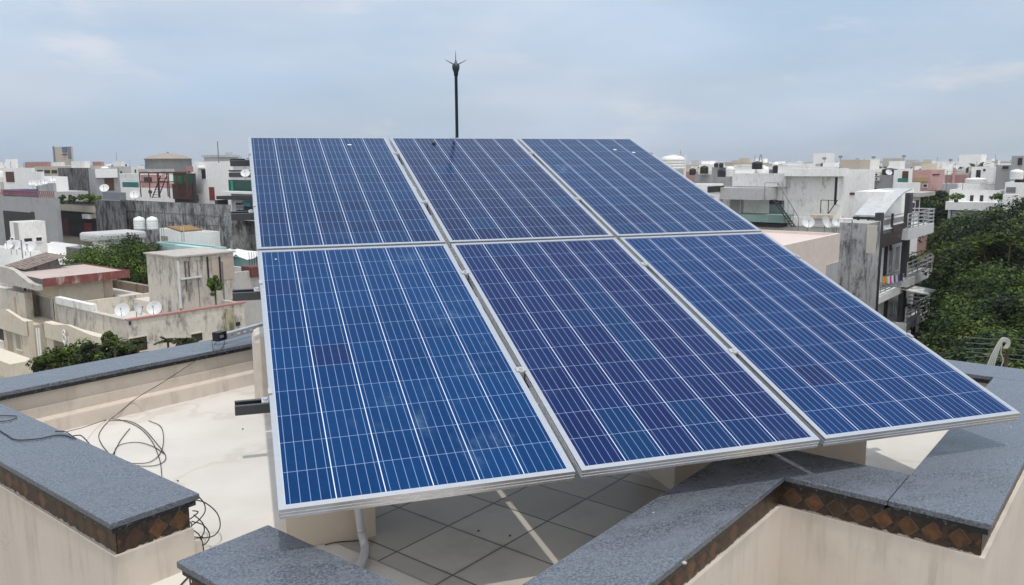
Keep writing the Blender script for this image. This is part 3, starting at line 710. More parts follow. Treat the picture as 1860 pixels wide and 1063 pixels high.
def crown_pts(rad, h, nb, n, fl=.75):
    """leaf positions on many overlapping clumps in an ellipsoid of radius rad, height h, centred on the origin"""
    C, N, T = [], [], []
    for i in range(nb):
        d = rng.normal(0, 1, 3); d /= np.linalg.norm(d); d[2] = abs(d[2])*1.0 if rng.random() < .7 else d[2]
        k = .35+.55*rng.random()**.6
        c = d*np.array([rad, rad, h/2])*k; br = rad*(.20+.26*rng.random())
        m_ = n//nb; q = rng.normal(0, 1, (m_, 3)); q /= np.linalg.norm(q, axis=1)[:, None]
        rr = br*(.55+.5*rng.random(m_)**.5)[:, None]; p = c+q*rr*np.array([1, 1, fl])
        tn = rng.random()*.75
        C.append(p); N.append(q+np.array([0,0,.6])); T.append(np.clip(tn+rng.normal(0,.20,m_)+.12*q[:, 2], 0, 1))
    return np.concatenate(C), np.concatenate(N), np.concatenate(T)
F_DARK = foliage((.005,.013,.003), (.030,.056,.009), (.13,.175,.025)); F_MID = foliage((.014,.030,.004), (.062,.105,.010), (.19,.25,.025))
F_LIME = foliage((.04,.085,.012), (.09,.16,.02), (.19,.25,.03)); F_BLUE = foliage((.012,.030,.009), (.04,.075,.018), (.12,.17,.03))
F_LEFT = foliage((.035,.07,.008), (.10,.17,.015), (.22,.28,.03))
def tree(x, y, zt, rad, h, label, mat, n=3500, leaf=.17, nb=26, group=None, name='tree', trunk=True):
    e = empty(name, (x, y, 0), 0, label, 'tree', group)
    cz = zt-h/2
    p, q, t = crown_pts(rad, h, nb, n); p[:, 2] += cz
    leaf_mesh(p, q, leaf, t, 'crown', mat, e)
    mb = MB(); mb.sweep([(0,0,0), (.1*rad*random.uniform(-1,1),.1,cz*.6), (0,0,cz)], .035*zt+.05, 8, r1=.10)
    for k_ in range(6):
        a = random.random()*6.28; mb.sweep([(0,0,cz-h*.3), (math.cos(a)*rad*.35, math.sin(a)*rad*.35, cz), (math.cos(a)*rad*.65, math.sin(a)*rad*.65, cz+h*.22)], .09, 5, r1=.025)
    mb.build('trunk', M_BARK, e, smooth=True)
    return e
def frond_plant(px, py, d, rad, n, label, name, mat, leaf=.05, stemh=1.5, cat='plant', drop=.5, group=None):
    """arching fronds with leaflets"""
    p0 = at(px, py, d); e = empty(name, (p0[0], p0[1], p0[2]-stemh), 0, label, cat, group)
    C, N, T = [], [], []; mb = MB(); mb.sweep([(0,0,0), (0,0,stemh)], .05, 6, r1=.03)
    for i in range(n):
        a = 6.28*i/n+random.random()*.5; el = random.uniform(.3, 1.3); L_ = rad*random.uniform(.7, 1.1)
        dx, dy = math.cos(a), math.sin(a); pts = []
        for k_ in range(13):
            t = k_/12; r_ = L_*t*math.cos(el)*(1+.15*t); z = stemh+L_*(t*math.sin(el)-drop*t*t*1.1); pts.append((dx*r_, dy*r_, z))
            if k_ > 1:
                for sgn in (-1, 1):
                    for kk in range(2):
                        C.append((pts[-1][0]-dy*sgn*leaf*1.2*(1-t*.6)+dx*kk*leaf*.4, pts[-1][1]+dx*sgn*leaf*1.2*(1-t*.6), z-.01)); N.append((0,0,1)); T.append(random.random())
        mb.sweep(pts, .008, 4, r1=.003)
    leaf_mesh(C, N, leaf, np.array(T), 'frond', mat, e, .22, .35)
    mb.build('stem', M_BARK, e); return e
def bush(px, py, d, rad, h, label, mat, n=1500, leaf=.06, name='shrub', cat='shrub', nb=14, group=None):
    """px,py = top of the bush"""
    p0 = at(px, py, d); e = empty(name, (p0[0], p0[1], p0[2]-h), 0, label, cat, group)
    p, q, t = crown_pts(rad, h, nb, n); p[:, 2] += h/2
    leaf_mesh(p, q, leaf, t, 'foliage', mat, e)
    mb = MB()
    for k_ in range(5):
        a = 1.3*k_; mb.sweep([(0,0,0), (math.cos(a)*rad*.4, math.sin(a)*rad*.4, h*.7)], .02, 5, r1=.008)
    mb.build('stem', M_BARK, e); return e

W_WHITE = wall((.90,.90,.89), .25, (.3,.3,.29)); W_WHITE2 = wall((.84,.84,.82), .48, (.24,.235,.23), 5); W_GREY = wall((.36,.37,.38), .5, (.12,.12,.13), 2)
W_LGREY = wall((.50,.51,.52), .35, off=6); W_BLACK = wall((.17,.17,.175), .95, (.022,.022,.024), 1); W_STAIN = wall((.33,.33,.33), .95, (.04,.04,.042), 8)
W_CREAM = wall((.66,.60,.49), .32, (.20,.17,.13), 4); W_CREAM2 = wall((.66,.62,.55), .66, (.15,.145,.135), 7); W_TURQ = wall((.40,.60,.60), .25, (.2,.24,.23), 3)
W_PINK = wall((.60,.36,.34), .3, (.25,.15,.14), 2); W_PALEP = wall((.72,.62,.57), .3, (.36,.32,.30), 12); W_MUM = wall((.58,.54,.485), .68, (.17,.16,.145), 15)
W_DK = wall((.045,.045,.05), .2, (.02,.02,.02)); W_BEI = wall((.52,.47,.40), .4, (.2,.18,.15), 9); W_ROSE = wall((.42,.24,.23), .4, (.15,.09,.09), 9)
R_DK = wall((.13,.125,.12), .6, (.04,.04,.04), 3)

# ---------------- near left: cream house with red edged stair tower
b = Bld('cream_house', 'cream stair tower house with a flat roof slab edged in flaking red paint', 'house', 38, 107, 204, 512, 45, W_CREAM, par=0)
h_ = b.zt-b.zb
z0 = h_
b.box(-1.0, b.Lb+.75, -.55, b.La*.98, z0+.01, z0+.24, 'roof_slab', wall((.52,.43,.40), .5, (.25,.2,.19), 4))
rim = wall((.22,.065,.058), .6, (.46,.38,.34), 22, 1.0)
mb = MB(); mb.box((-1.03,-.58,z0-.12),(b.Lb+.78,-.55,z0+.34)); mb.box((b.Lb+.75,-.55,z0-.12),(b.Lb+.78,b.La*.98,z0+.30)); mb.build('roof_rim', rim, b.e)
mb = MB(); mb.box((-1.03,-.55,z0-.1),(-1.0,b.La*.98,z0+.30)); mb.box((-1.0,b.La*.98,z0-.1),(b.Lb+.75,b.La*.98+.05,z0+.33)); mb.build('roof_kerb', R_DK, b.e)
b.win('A', 67, 537, 95, 585, 'shutter', W_CREAM, plain((.30,.29,.28), .5), .07); b.win('A', 97, 541, 101, 584, 'window', W_WHITE, M_DARK, .05)
b.win('A', 43, 503, 53, 538, 'window', W_WHITE, M_DARK, .06)
b.slab('A', 54, 505, 58, 580, 'pipe', M_BEIGE, 0, .14); b.slab('A', 59.5, 505, 63, 580, 'pipe', M_BEIGE, 0, .12)
b.slab('B', 190, 505, 204, 572, 'pilaster', wall((.56,.45,.38), .4, (.35,.28,.24), 31), 0, .08); b.slab('B', 107, 515, 113, 575, 'pilaster', W_CREAM, 0, .06)
b.slab('B', 153, 505, 160, 511, 'nest', M_BROWN, 0, .2)
# curved gable standing on the left of the slab
mb = MB(); pts = []
yA = b.onA(5, 500)[1]
prof = [(-.2,.05),( .8,.10),(1.8,.34),(2.8,.62),(3.6,.72),(4.5,.72),(5.8,.70)]
n = len(prof); 
for x_ in (-1.32, -1.05):
    for y_, zz_ in prof: mb.v.append((x_, y_-.3, z0-.28+zz_*1.0+.22))
    for y_, zz_ in prof: mb.v.append((x_, y_-.3, z0-.30))
for i in range(n-1):
    mb.face((i, i+1, n+i+1, n+i)); mb.face((2*n+i+1, 2*n+i, 3*n+i, 3*n+i+1)); mb.face((i+1, i, 2*n+i, 2*n+i+1)); mb.face((n+i, n+i+1, 3*n+i+1, 3*n+i))
mb.face((0, n, 3*n, 2*n)); mb.face((n-1, 3*n-1, 4*n-1, 2*n-1)); mb.build('gable', wall((.50,.48,.45), .6, (.25,.23,.2), 2), b.e)

# terrace house in front of it: parapet stepping down to a corner, stained side wall
b = Bld('terrace_house', 'stained cream terrace house with pink edged parapet carrying two satellite dishes', 'house', 107, 231, 445, 583, 38, W_CREAM2, par=.9, roof=wall((.62,.60,.55), .4, (.35,.32,.28), 5))
zt_ = b.zt-b.zb
b.box(-.01, b.Lb+.1, -.06, .24, zt_+.002, zt_+.07, 'parapet_cap', wall((.42,.20,.19), .35, (.36,.30,.28), 12))
b.box(-.05, .22, .25, b.La, zt_+.002, zt_+.06, 'parapet_top', wall((.58,.55,.50), .5, (.2,.18,.16), 1))
# raised left length of the parapet
a_ = b.onA(170, 575)[1]
b.box(-.08, .20, a_, b.La, zt_+.0605, zt_+.42, 'parapet_rise', W_WHITE2)
b.win('B', 233, 611, 269, 640, 'window', W_CREAM, M_DARK, .05); b.win('B', 345, 604, 369, 622, 'window', W_CREAM, M_DARK, .05)
b.slab('B', 234, 584, 238, 591, 'drain_hole', M_DARK, 0, .02)
for k_, (x0_, x1_) in enumerate(((428, 436),)): b.slab('B', x0_, 585, x1_, 592, 'vent', M_DARK, 0, .03)
b.slab('B', 410, 560, 424, 620, 'pilaster', wall((.45,.40,.28), .8, (.12,.11,.07), 3), 0, .10)
TH = b
# front porch with gables, left
def gable_house(name, label, pts, d, mat, dark):
    P0 = at(pts[0][0], pts[0][1], d)
    b_ = Bld(name, label, 'house', pts[0][0], pts[-1][0], pts[-1][0]+30, pts[-1][1], d, mat, par=0, Lb=.3)
    L3 = [b_.onA(px, py) for px, py in pts]
    mb_ = MB(); n_ = len(L3); zb_ = b_.zt-b_.zb-.0
    ztop = [max(p[2], zb_+.002) for p in L3]; ys = [p[1] for p in L3]
    for x_ in (-.10, .06):
        for y_, z_ in zip(ys, ztop): mb_.v.append((x_, y_, z_))
        for y_ in ys: mb_.v.append((x_, y_, zb_-.75))
    for i in range(n_-1):
        mb_.face((i, i+1, n_+i+1, n_+i)); mb_.face((2*n_+i+1, 2*n_+i, 3*n_+i, 3*n_+i+1)); mb_.face((i+1, i, 2*n_+i, 2*n_+i+1)); mb_.face((n_+i, n_+i+1, 3*n_+i+1, 3*n_+i))
    mb_.face((0, n_, 3*n_, 2*n_)); mb_.face((n_-1, 3*n_-1, 4*n_-1, 2*n_-1)); mb_.build('gable', mat, b_.e)
    return b_
b = gable_house('porch', 'cream porch with a low gable and tall openings at the left edge', [(-60,580),(-10,572),(2,563),(14,562),(48,584)], 40, W_CREAM, M_DARK)
b.win('A', -6, 586, 10, 632, 'window', W_CREAM, M_DARK, .08); b.win('A', 13, 592, 26, 640, 'window', W_CREAM, plain((.34,.30,.24)), .05); b.win('A', 29, 597, 40, 636, 'window', W_CREAM, plain((.34,.30,.24)), .05)
b.slab('A', -60, 636, 34, 642, 'ledge', W_CREAM, 0, .45)
b.slab('A', 0, 618, 9, 634, 'air_conditioner', M_WHITE, .02, .3)
b = gable_house('porch', 'cream porch with a low gable and round emblem above the green shrubs', [(84,593),(100,590),(126,590),(171,617),(183,612)], 35.5, W_CREAM, M_DARK)
b.slab('A', 99, 612, 146, 650, 'opening', plain((.24,.20,.15), .8), 0, .02); b.slab('A', 121, 610, 124, 650, 'column', W_WHITE, .02, .12); b.slab('A', 128, 612, 131, 650, 'column', W_WHITE, .02, .12)
q_ = b.onA(125.5, 603); M_ = Matrix.Translation((-.225, q_[1], q_[2])) @ Matrix.Rotation(-math.pi/2, 4, 'Y')
MB().lathe([(.10,0),(.10,.03),(.15,.03),(.15,0)], 16, (0,0,0), M_).build('emblem_ring', W_WHITE2, b.e)
MB().lathe([(.14,0),(.14,.03),(.19,.03),(.19,0)], 16, (-.30,0,0), M_).build('emblem_ring', W_WHITE2, b.e)
for x_, g_ in ((66,0),(70,1)): post('drain_pipe', x_, 596, 660, 37.5, .04, ['white drain pipe between the two porches, left one','white drain pipe between the two porches, right one'][g_], 'pipe', M_WHITE)
b = Bld('side_wing', 'stained cream wing wall behind the left porch, under the white ribbed sheet', 'wall', -60, 44, 60, 533, 46, W_CREAM2, par=0, Lb=.4)
b.slab('A', 28, 540, 30, 575, 'pipe', M_BEIGE, 0, .1)
b = Bld('canopy', 'cream entrance canopy with sloping edge at the lower left corner', 'canopy', -60, 18, 60, 662, 31, W_CREAM, zb=at(18,690,31)[2], par=0, Lb=.9)
b = Bld('white_shed', 'white ribbed sheet roof shed at the left edge below the gable', 'shed', -60, 39, 60, 507, 50, W_WHITE, par=0, Lb=1.2)
b.slab('A', -60, 507, 38, 530, 'ribbed_sheet', M_WHITE, .05, .4)
for k_ in range(14): b.slab('A', -15+k_*4, 515, -14+k_*4, 530, 'rib', M_SILVER, .4, .43)

# concrete tower block, mildewed, with pipes and creeper
b = Bld('concrete_tower', 'tall mildew stained concrete water tower block with pipes and a creeper', 'tower', 266, 321, 424, 469, 42, W_MUM, par=0, roof=wall((.56,.50,.46), .4, (.3,.28,.26), 1))
b.slab('B', 323, 474, 326, 560, 'pipe', M_PVC, .02, .12)
for x_ in (336, 342): b.slab('B', x_, 474, x_+1.4, 530 if x_ < 340 else 505, 'pipe', plain((.12,.11,.10)), .02, .08)
for x_ in (376, 398): b.slab('B', x_, 466, x_+2, 520, 'pipe', M_DARK, .02, .10)
b.slab('B', 404, 475, 405.5, 550, 'pipe', M_GREY, .02, .08); b.slab('B', 326, 503, 365, 506, 'pipe', M_PVC, .02, .14); b.slab('B', 360, 472, 361, 560, 'seam', M_GREY, 0, .02)
b.slab('B', 385, 466, 424, 509, 'render_patch', wall((.50,.42,.36), .4, (.25,.21,.18), 5), 0, .018)
TW = b
z_ = b.zt-b.zb
b.box(-.1, b.Lb+.1, -.1, b.La+.1, z_+.021, z_+.1, 'roof_slab', wall((.50,.46,.43), .5, (.2,.19,.18), 1))
q_ = at(389, 500, 42.6); e = empty('creeper', (q_[0], q_[1], 0), 0, 'green creeper climbing the shaded right side of the concrete tower', 'creeper')
p_, n_, t_ = crown_pts(.38, 2.3, 16, 900); p_[:, 2] += at(389, 527, 42.6)[2]; leaf_mesh(p_, n_, .085, t_*.9, 'foliage', F_LIME, e)
MB().sweep([(0,0,at(389,575,42.6)[2]-1), (0,0,at(389,505,42.6)[2])], .04, 6).build('stem', M_BARK, e)
b = Bld('parapet_house', 'pale grey house wall with stains beside the concrete tower, behind the rail end', 'house', 405, 412, 475, 497, 45.5, wall((.54,.53,.51), .45, (.22,.20,.18), 2), par=.7, La=9)
b.slab('A', 405, 497, 412, 500, 'trim', M_CONC, 0, .03)
b = Bld('brick_stub', 'small red brick stub wall beside the lower left panel edge', 'wall', 452, 456, 480, 486, 46.5, wall((.15,.05,.045), .5, (.06,.03,.03), 2), zb=at(456,504,46.5)[2], par=0, La=1)

# ruined long parapet and terrace behind the cream house
b = Bld('low_parapet', 'brown stained low parapet wall between the cream house and the concrete tower', 'wall', 200, 269, 276, 520, 49, wall((.34,.27,.22), .8, (.10,.075,.06), 6), zb=at(269,540,49)[2], par=0, Lb=.3)
b = Bld('terrace_slab', 'sunlit cream terrace slab behind the cream stair tower', 'terrace', 190, 290, 330, 552, 44, wall((.66,.62,.56), .3, (.4,.36,.3), 5), par=0, La=9)
# turquoise houses
b = Bld('turquoise_house', 'small turquoise house glimpsed between the red edged roof and the concrete tower', 'house', 195, 275, 300, 487, 55, W_TURQ, par=.5, roof=R_DK)
for x_ in (229, 233, 236): post('rebar', x_, 476, 503, 52, .02, 'bare steel bars rising beside the turquoise wall behind the red edged roof', 'steel bar', M_DARK, 'steel bars by the turquoise wall')
b = Bld('turquoise_house', 'turquoise house with a dark flat roof behind the concrete tower', 'house', 281, 386, 411, 451, 52, W_TURQ, par=.22, roof=R_DK)
b.slab('A', 330, 447, 388, 456, 'ledge', wall((.46,.66,.64), .2, (.3,.4,.4), 1), 0, .5)
b = Bld('turquoise_house', 'turquoise wall under crumpled white sheeting at the left edge of the array', 'house', 416, 440, 490, 469, 54, W_TURQ, par=.3, roof=M_CONC, La=6)
z_ = b.zt-b.zb
mb = MB(); nx = 12
rr_ = random.Random(4)
for i in range(nx+1):
    for j in range(5): mb.v.append((j*.5-.3, -1.0+i*.42, z_+.25+rr_.uniform(-.18,.22)-.1*abs(j-2)))
for i in range(nx):
    for j in range(4): mb.face((i*5+j, (i+1)*5+j, (i+1)*5+j+1, i*5+j+1))
o = mb.build('plastic_sheet', M_WHITE, None, loc=(b.P[0], b.P[1], 0)); o.rotation_euler = (0,0,GR); o.modifiers.new('t','SOLIDIFY').thickness = .03
tag(o, 'crumpled white sheeting draped over the turquoise roof beside the array', 'sheeting')
for x_ in (452, 457, 461, 465): post('rebar', x_, 458, 484, 51, .018, 'thin bare steel bar standing by the crumpled white sheeting', 'steel bar', M_DARK, 'steel bars by the white sheeting')
# white low wall with tanks, orange board
b = Bld('white_house', 'low white roof wall with an orange board on poles, below the long black stained wall', 'house', 290, 377, 400, 422, 62, W_WHITE, par=.8, roof=M_PLASTER_TOP)
b.slab('A', 293, 429, 305, 438, 'window', plain((.3,.27,.2)), 0, .03)
for x_ in (329, 333): post('pole', x_, 412, 452, 56, .035, 'thin pole holding up the orange board', 'pole', M_SILVER, 'poles under the orange board')
p_ = at(337, 417, 57); M_ = Matrix.Translation(tuple(p_)) @ Matrix.Rotation(GR, 4, 'Z') @ Matrix.Rotation(R(7), 4, 'X')
tag(MB().box((-.8,-.8,0),(.8,1.0,.10), M_).build('orange_board', plain((.26,.15,.05), .7)), 'orange rusty board resting flat on poles above the white wall', 'board')
tank(254, 417, 64, .43, .98, 'white water tank, left of the pair before the black stained wall', M_TANKW, 'white tanks before the stained wall')
tank(277.5, 417, 64, .43, .98, 'white water tank, right of the pair before the black stained wall', M_TANKW, 'white tanks before the stained wall')
for x_ in (287, 291, 295): post('rebar', x_, 388, 440, 60, .018, 'thin steel bar standing right of the white tank pair', 'steel bar', M_GREY, 'steel bars by the white tanks')
# white house with large rounded roof slab
b = Bld('slab_house', 'white house with a broad rounded roof slab behind the green tree', 'house', 168, 192, 262, 440, 57, W_WHITE, par=0)
z_ = b.zt-b.zb
o = b.box(-.7, b.Lb+.1, -.3, b.La+.5, z_+.01, z_+.62, 'roof_slab', W_LGREY, bevel=.18)
b.slab('B', 198, 444, 215, 452, 'window', M_GREY, 0, .03)
b = Bld('lean_to', 'small dark tin roofed shed between the white walls left of the green tree', 'shed', 133, 142, 166, 452, 58, R_DK, par=0, roof=M_GREY, La=2)
b = Bld('white_wall_house', 'long low white wall left of the tin roofed shed', 'house', 92, 141, 150, 446, 62, W_WHITE, par=.5)
b = Bld('white_wall_house', 'bright white roof terrace behind the red edged roof', 'house', 0, 128, 140, 472, 54, W_WHITE, par=.9, La=14, Lb=5)
b = Bld('white_wall_house', 'white roof wall with a row of satellite dishes at the far left', 'house', -40, 60, 75, 458, 56, W_WHITE, par=.8)
# small white stair tower
b = Bld('stair_tower', 'small white stair tower with an open black doorway and a grey drain pipe', 'stair tower', 17, 36, 82, 404, 58, W_WHITE2, par=.1)
b.slab('B', 45, 433, 59, 456, 'door', M_DARK, 0, .02); b.win('B', 64, 430, 77, 439, 'window', W_WHITE, M_DARK, .05); b.win('A', 20, 431, 26, 439, 'window', W_WHITE, M_DARK, .05)
b.slab('A', 29, 405, 35, 455, 'drain_strip', M_CONC, 0, .08)
post('pole', 38, 436, 470, 52, .035, 'leaning thin grey pole beside the dishes at the far left', 'pole', M_GREY)
for i, (x_, y_, w_, az_) in enumerate([(19,446,.75,240),(29,447,.75,255),(45,449,.7,300),(54,450,.8,260)]):
    dish(x_, y_, 53, w_, 'white satellite dish on the white wall at far left, %s from the left' % ['first','second','third','fourth'][i], az_, 'dishes on the far left wall')
# rusty corrugated sheet roof
p_ = at(62, 478, 49); M_ = Matrix.Translation(tuple(p_)) @ Matrix.Rotation(GR, 4, 'Z') @ Matrix.Rotation(R(-14), 4, 'Y')
e = empty('tin_shelter', tuple(p_), 0, 'rusty streaked tin sheet roof leaning behind the red edged slab', 'shelter'); M0 = Matrix.Translation((-p_[0],-p_[1],-p_[2])) @ M_
mb = MB()
for k_ in range(12): mb.box((-1.0,-1.1+k_*.25,.03*(k_%2)),(1.5,-.86+k_*.25,.03*(k_%2)+.03), M0)
mb.build('sheet', wall((.30,.26,.23), .8, (.12,.06,.04), 3, 3), e); MB().box((-.9,-1.0,-1.2),(1.0,1.6,-.03), M0).build('shed_wall', R_DK, e)
for i, (x_, y_, lb, az_, el_) in enumerate([(223,565,'large white satellite dish behind the stained terrace parapet, left of the pair',262,28),(281,561,'large white satellite dish on the pink edged parapet against the concrete tower',262,28),(247,562,'satellite dish seen edge on between the two white dishes',345,20)]):
    dish(x_, y_, 40, .72, lb, az_, None, el_)

# ---------------- middle distance, left
b = Bld('grey_house', 'grey concrete house with a wide black opening and a red patterned terrace railing', 'house', -80, 100, 108, 361, 72, W_GREY, par=.4, La=24)
b.slab('A', 9, 385, 65, 440, 'opening', M_DARK, 0, .03); b.slab('A', 60, 385, 65, 440, 'post', W_DK, .03, .08)
mb = MB()
z_ = b.zt-b.zb
for k_ in range(30):
    y_ = k_*.42
    mb.sweep([(0,y_,z_+.02),(0,y_+.21,z_+.55)], .028, 4); mb.sweep([(0,y_+.42,z_+.02),(0,y_+.21,z_+.55)], .028, 4)
mb.box((-.04,0,z_+.55),(.04,12.6,z_+.62)); mb.build('railing', wall((.34,.14,.14), .3, (.3,.28,.28), 3), b.e)
e = Bld('parked_cover', 'blue tarpaulin bundle behind the red railing on the grey terrace', 'tarpaulin', 5, 28, 30, 345, 78, plain((.03,.07,.20), .6), zb=at(28,361,78)[2], par=0, Lb=2)
b = Bld('upper_flat', 'white upper storey with a brown door, set back on the grey house', 'house', 4, 57, 60, 305, 86, W_WHITE, par=.2)
b.slab('A', 11, 312, 26, 331, 'door', M_BROWN, 0, .03)
b = Bld('upper_flat', 'pale grey lower storey wall behind the red railing', 'house', 0, 96, 100, 333, 84, W_LGREY, par=.3)
for i, (x_, y_) in enumerate([(59,333),(70,334),(76,333),(83,331)]): dish(x_, y_, 80, .65, 'white satellite dish on the grey terrace wall, %s in the row' % ['first','second','third','fourth'][i], 260, 'dishes over the grey terrace')
dish(98, 326, 79, .65, 'white satellite dish on a white box to the right of the dish row', 255, None)
b = Bld('white_sheds', 'white sheet panel leaning above the dish row', 'panel', 56, 74, 76, 312, 82, W_WHITE, zb=at(74,334,82)[2], par=0, Lb=.3)
b = Bld('planter_house', 'cream walled house with plants growing on its roof parapet and a shaded verandah', 'house', 104, 184, 186, 366, 74, W_BEI, par=.6)
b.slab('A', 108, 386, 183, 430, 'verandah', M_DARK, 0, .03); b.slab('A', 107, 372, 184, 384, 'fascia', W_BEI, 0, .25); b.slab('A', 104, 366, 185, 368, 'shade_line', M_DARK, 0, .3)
b.slab('A', 157, 389, 169, 397, 'air_conditioner', M_WHITE, .03, .4); b.slab('A', 114, 396, 126, 427, 'door', plain((.08,.02,.02)), .03, .05); b.slab('A', 155, 405, 168, 420, 'bay', M_RED, .03, .1)
b.slab('A', 170, 385, 183, 397, 'panel', W_BEI, .03, .06)
for i, (x_, r_) in enumerate([(112,.35),(126,.5),(133,.3),(152,.9),(163,.7),(172,.6)]):
    bush(x_, 352 if i in (3,4) else 354, 75, r_, .85, 'yellow green plant on the roof parapet of the cream walled house', F_LIME, 260, .12, 'potted_plant', 'plant', 6, 'plants on the cream parapet')
b = Bld('black_wall', 'black mildewed wall under a plain grey block', 'wall', 186, 221, 224, 366, 70, W_BLACK, par=0, La=5)
b = Bld('grey_block', 'plain blue grey block standing on the black mildewed wall', 'block', 186, 222, 224, 350, 69.5, plain((.19,.21,.24), .7), zb=at(222,364,69.5)[2], par=0)
dish(190, 343, 69, .75, 'white satellite dish above the plain blue grey block', 265)
b = Bld('long_wall', 'long black stained concrete wall crossing behind the white tanks', 'wall', 219, 413, 417, 373, 62, W_STAIN, par=0, roof=R_DK)
for x_ in (262, 300, 352): b.slab('A', x_, 368, x_+1.2, 440, 'seam', R_DK, 0, .03)
for y_ in (388, 404): b.slab('A', 225, y_, 411, y_+.8, 'seam', R_DK, 0, .02)
dish(245, 355, 66, .75, 'white satellite dish hanging on the top of the long black stained wall', 262)
b = Bld('low_house', 'white low roof with pipes behind the long black stained wall', 'house', 221, 317, 320, 343, 84, W_WHITE, par=.4)
b.slab('A', 270, 346, 276, 351, 'window', M_DARK, 0, .03)
b = Bld('frame_house', 'reddish house behind a rusty steel roof frame', 'house', 255, 286, 300, 318, 92, W_ROSE, par=.2)
b.slab('A', 262, 322, 276, 332, 'window', M_DARK, 0, .03)
e = empty('steel_frame', tuple(at(256, 358, 80)), GR, 'rusty open steel frame and stair behind the long black stained wall', 'steel frame')
zz_ = (358-316)*80/F; mb = MB()
for y_ in (0, -1.8, -3.6, -5.4):
    mb.box((0,y_,0),(.08,y_+.08,zz_)); mb.box((1.8,y_,0),(1.88,y_+.08,zz_))
for hh in (zz_, zz_*.62): mb.box((0,-5.4,hh),(.08,.08,hh+.1)); mb.box((1.8,-5.4,hh),(1.88,.08,hh+.1))
for k_ in range(5): mb.box((0,-5.4+k_*1.3,zz_+.1),(1.9,-5.35+k_*1.3,zz_+.16))
mb.build('frame_posts', M_RUST, e)
mb = MB(); mb.sweep([(-.2,-2.6,0),(-.2,-4.4,zz_*.9)], .05, 5); mb.sweep([(.4,-2.6,0),(.4,-4.4,zz_*.9)], .05, 5)
for k_ in range(8): t_ = k_/8; mb.box((-.2,-2.6-1.8*t_,zz_*.9*t_),(.4,-2.4-1.8*t_,zz_*.9*t_+.04))
mb.build('stair', M_DARK, e)
b = Bld('brown_shed', 'roof shed with brown sheet wall and green netting beside the white block', 'shed', 314, 350, 352, 315, 78, W_DK, par=0, roof=W_WHITE)
b.slab('A', 316, 319, 332, 336, 'green_net', plain((.01,.16,.07)), 0, .05); b.slab('A', 334, 318, 349, 336, 'green_net', plain((.015,.10,.06)), 0, .04)
b.slab('A', 316, 335, 351, 362, 'brown_sheet', plain((.075,.032,.02)), .05, .15)
b = Bld('white_block', 'white block house with one tall black window and a red door', 'house', 350, 417, 420, 293, 76, W_WHITE, par=.15)
b.win('A', 366, 307, 375, 326, 'window', W_WHITE, M_DARK, .04); b.slab('A', 360, 304, 373, 306, 'sunshade', W_WHITE2, 0, .4)
b.slab('A', 381, 340, 390, 364, 'door', M_RED, 0, .06); b.slab('A', 355, 354, 361, 362, 'window', M_GREY, 0, .04)
post('antenna_mast', 395, 257, 296, 74, .045, 'thin dark antenna mast standing on the white block house', 'mast', M_GREY)
mb_ = empty('roof_structure', tuple(at(408, 296, 150)), GR, 'grey hazy roof frame structure behind the white block house', 'roof structure')
mb = MB().box((-2,-1.2,0),(2,3.4,1.0)); mb.box((-2.2,-1.6,1.0),(2.2,3.8,1.4)); mb.build('slab', W_LGREY, mb_)
b = Bld('modern_house', 'modern black framed white house with green glass at the left edge of the array', 'house', 417, 512, 530, 309, 66, W_WHITE, par=.3, Lb=9)
b.slab('A', 417, 314, 480, 322, 'dark_band', plain((.045,.05,.055)), 0, .08); b.slab('A', 417, 309, 480, 311.5, 'trim', M_DARK, 0, .1)
b.slab('A', 416, 327, 480, 349, 'glass_screen', plain((.02,.07,.06), .1), 0, .04); b.slab('A', 421, 328, 425, 349, 'glass_fin', plain((.02,.25,.18), .1), .04, .1)
b.slab('A', 416, 348, 500, 352, 'balcony_slab', W_WHITE, 0, .8)
b.slab('A', 412, 357, 500, 363, 'black_frame', W_DK, 0, 1.0); b.slab('A', 412, 363, 417, 460, 'black_frame', W_DK, 0, 1.0); b.slab('A', 417, 395, 500, 402, 'black_frame', W_DK, 0, .95)
b.slab('A', 420, 403, 440, 450, 'dark_wall', M_DARK, 0, .04); b.slab('A', 430, 370, 500, 395, 'dark_wall', W_DK, 0, .05); b.slab('A', 442, 367, 448, 377, 'window', M_DARK, .05, .09)
for x_, y_ in ((432,372),(439,372),(434,428),(443,428)): b.win('A', x_, y_, x_+4.5, y_+9, 'window', M_WHITE, M_DARK, .08, 0, .12)
b.slab('A', 421, 421, 430, 444, 'pillar', W_WHITE, .04, .3)
b.slab('A', 444, 366, 458, 375, 'blue_sign', plain((.10,.36,.42), .5), .05, .14)
b.slab('A', 417, 398, 500, 399, 'trim', M_WHITE, .95, 1.0)
dish(446, 316, 63, .7, 'white satellite dish on the black framed modern house', 262)

# second row
b = Bld('grey_block_house', 'grey block with a brown door below a white parapet', 'house', 160, 172, 216, 306, 95, W_GREY, par=.2)
b.slab('B', 173, 307, 212, 323, 'white_band', W_WHITE, 0, .2); b.slab('B', 190, 324, 207, 346, 'door', M_BROWN, 0, .04)
b = Bld('green_awning_house', 'white low house with a bright green awning', 'house', 205, 254, 258, 324, 98, W_WHITE, par=.3)
b.slab('A', 227, 331, 252, 342, 'green_awning', M_TEAL, 0, .3)
b = Bld('black_house', 'black stained unplastered house behind the roof plants', 'house', 105, 160, 164, 305, 104, W_BLACK, par=.3)
b = Bld('arched_house', 'beige house with shaded balconies left of the black stained house', 'house', 62, 122, 130, 302, 112, W_BEI, par=.3)
for k_ in range(4): b.slab('A', 68+k_*13, 309, 78+k_*13, 315, 'balcony', M_DARK, 0, .04)
b = Bld('white_box_house', 'white stair box on the skyline at the far left', 'house', 9, 28, 31, 289, 130, W_WHITE, par=.2)
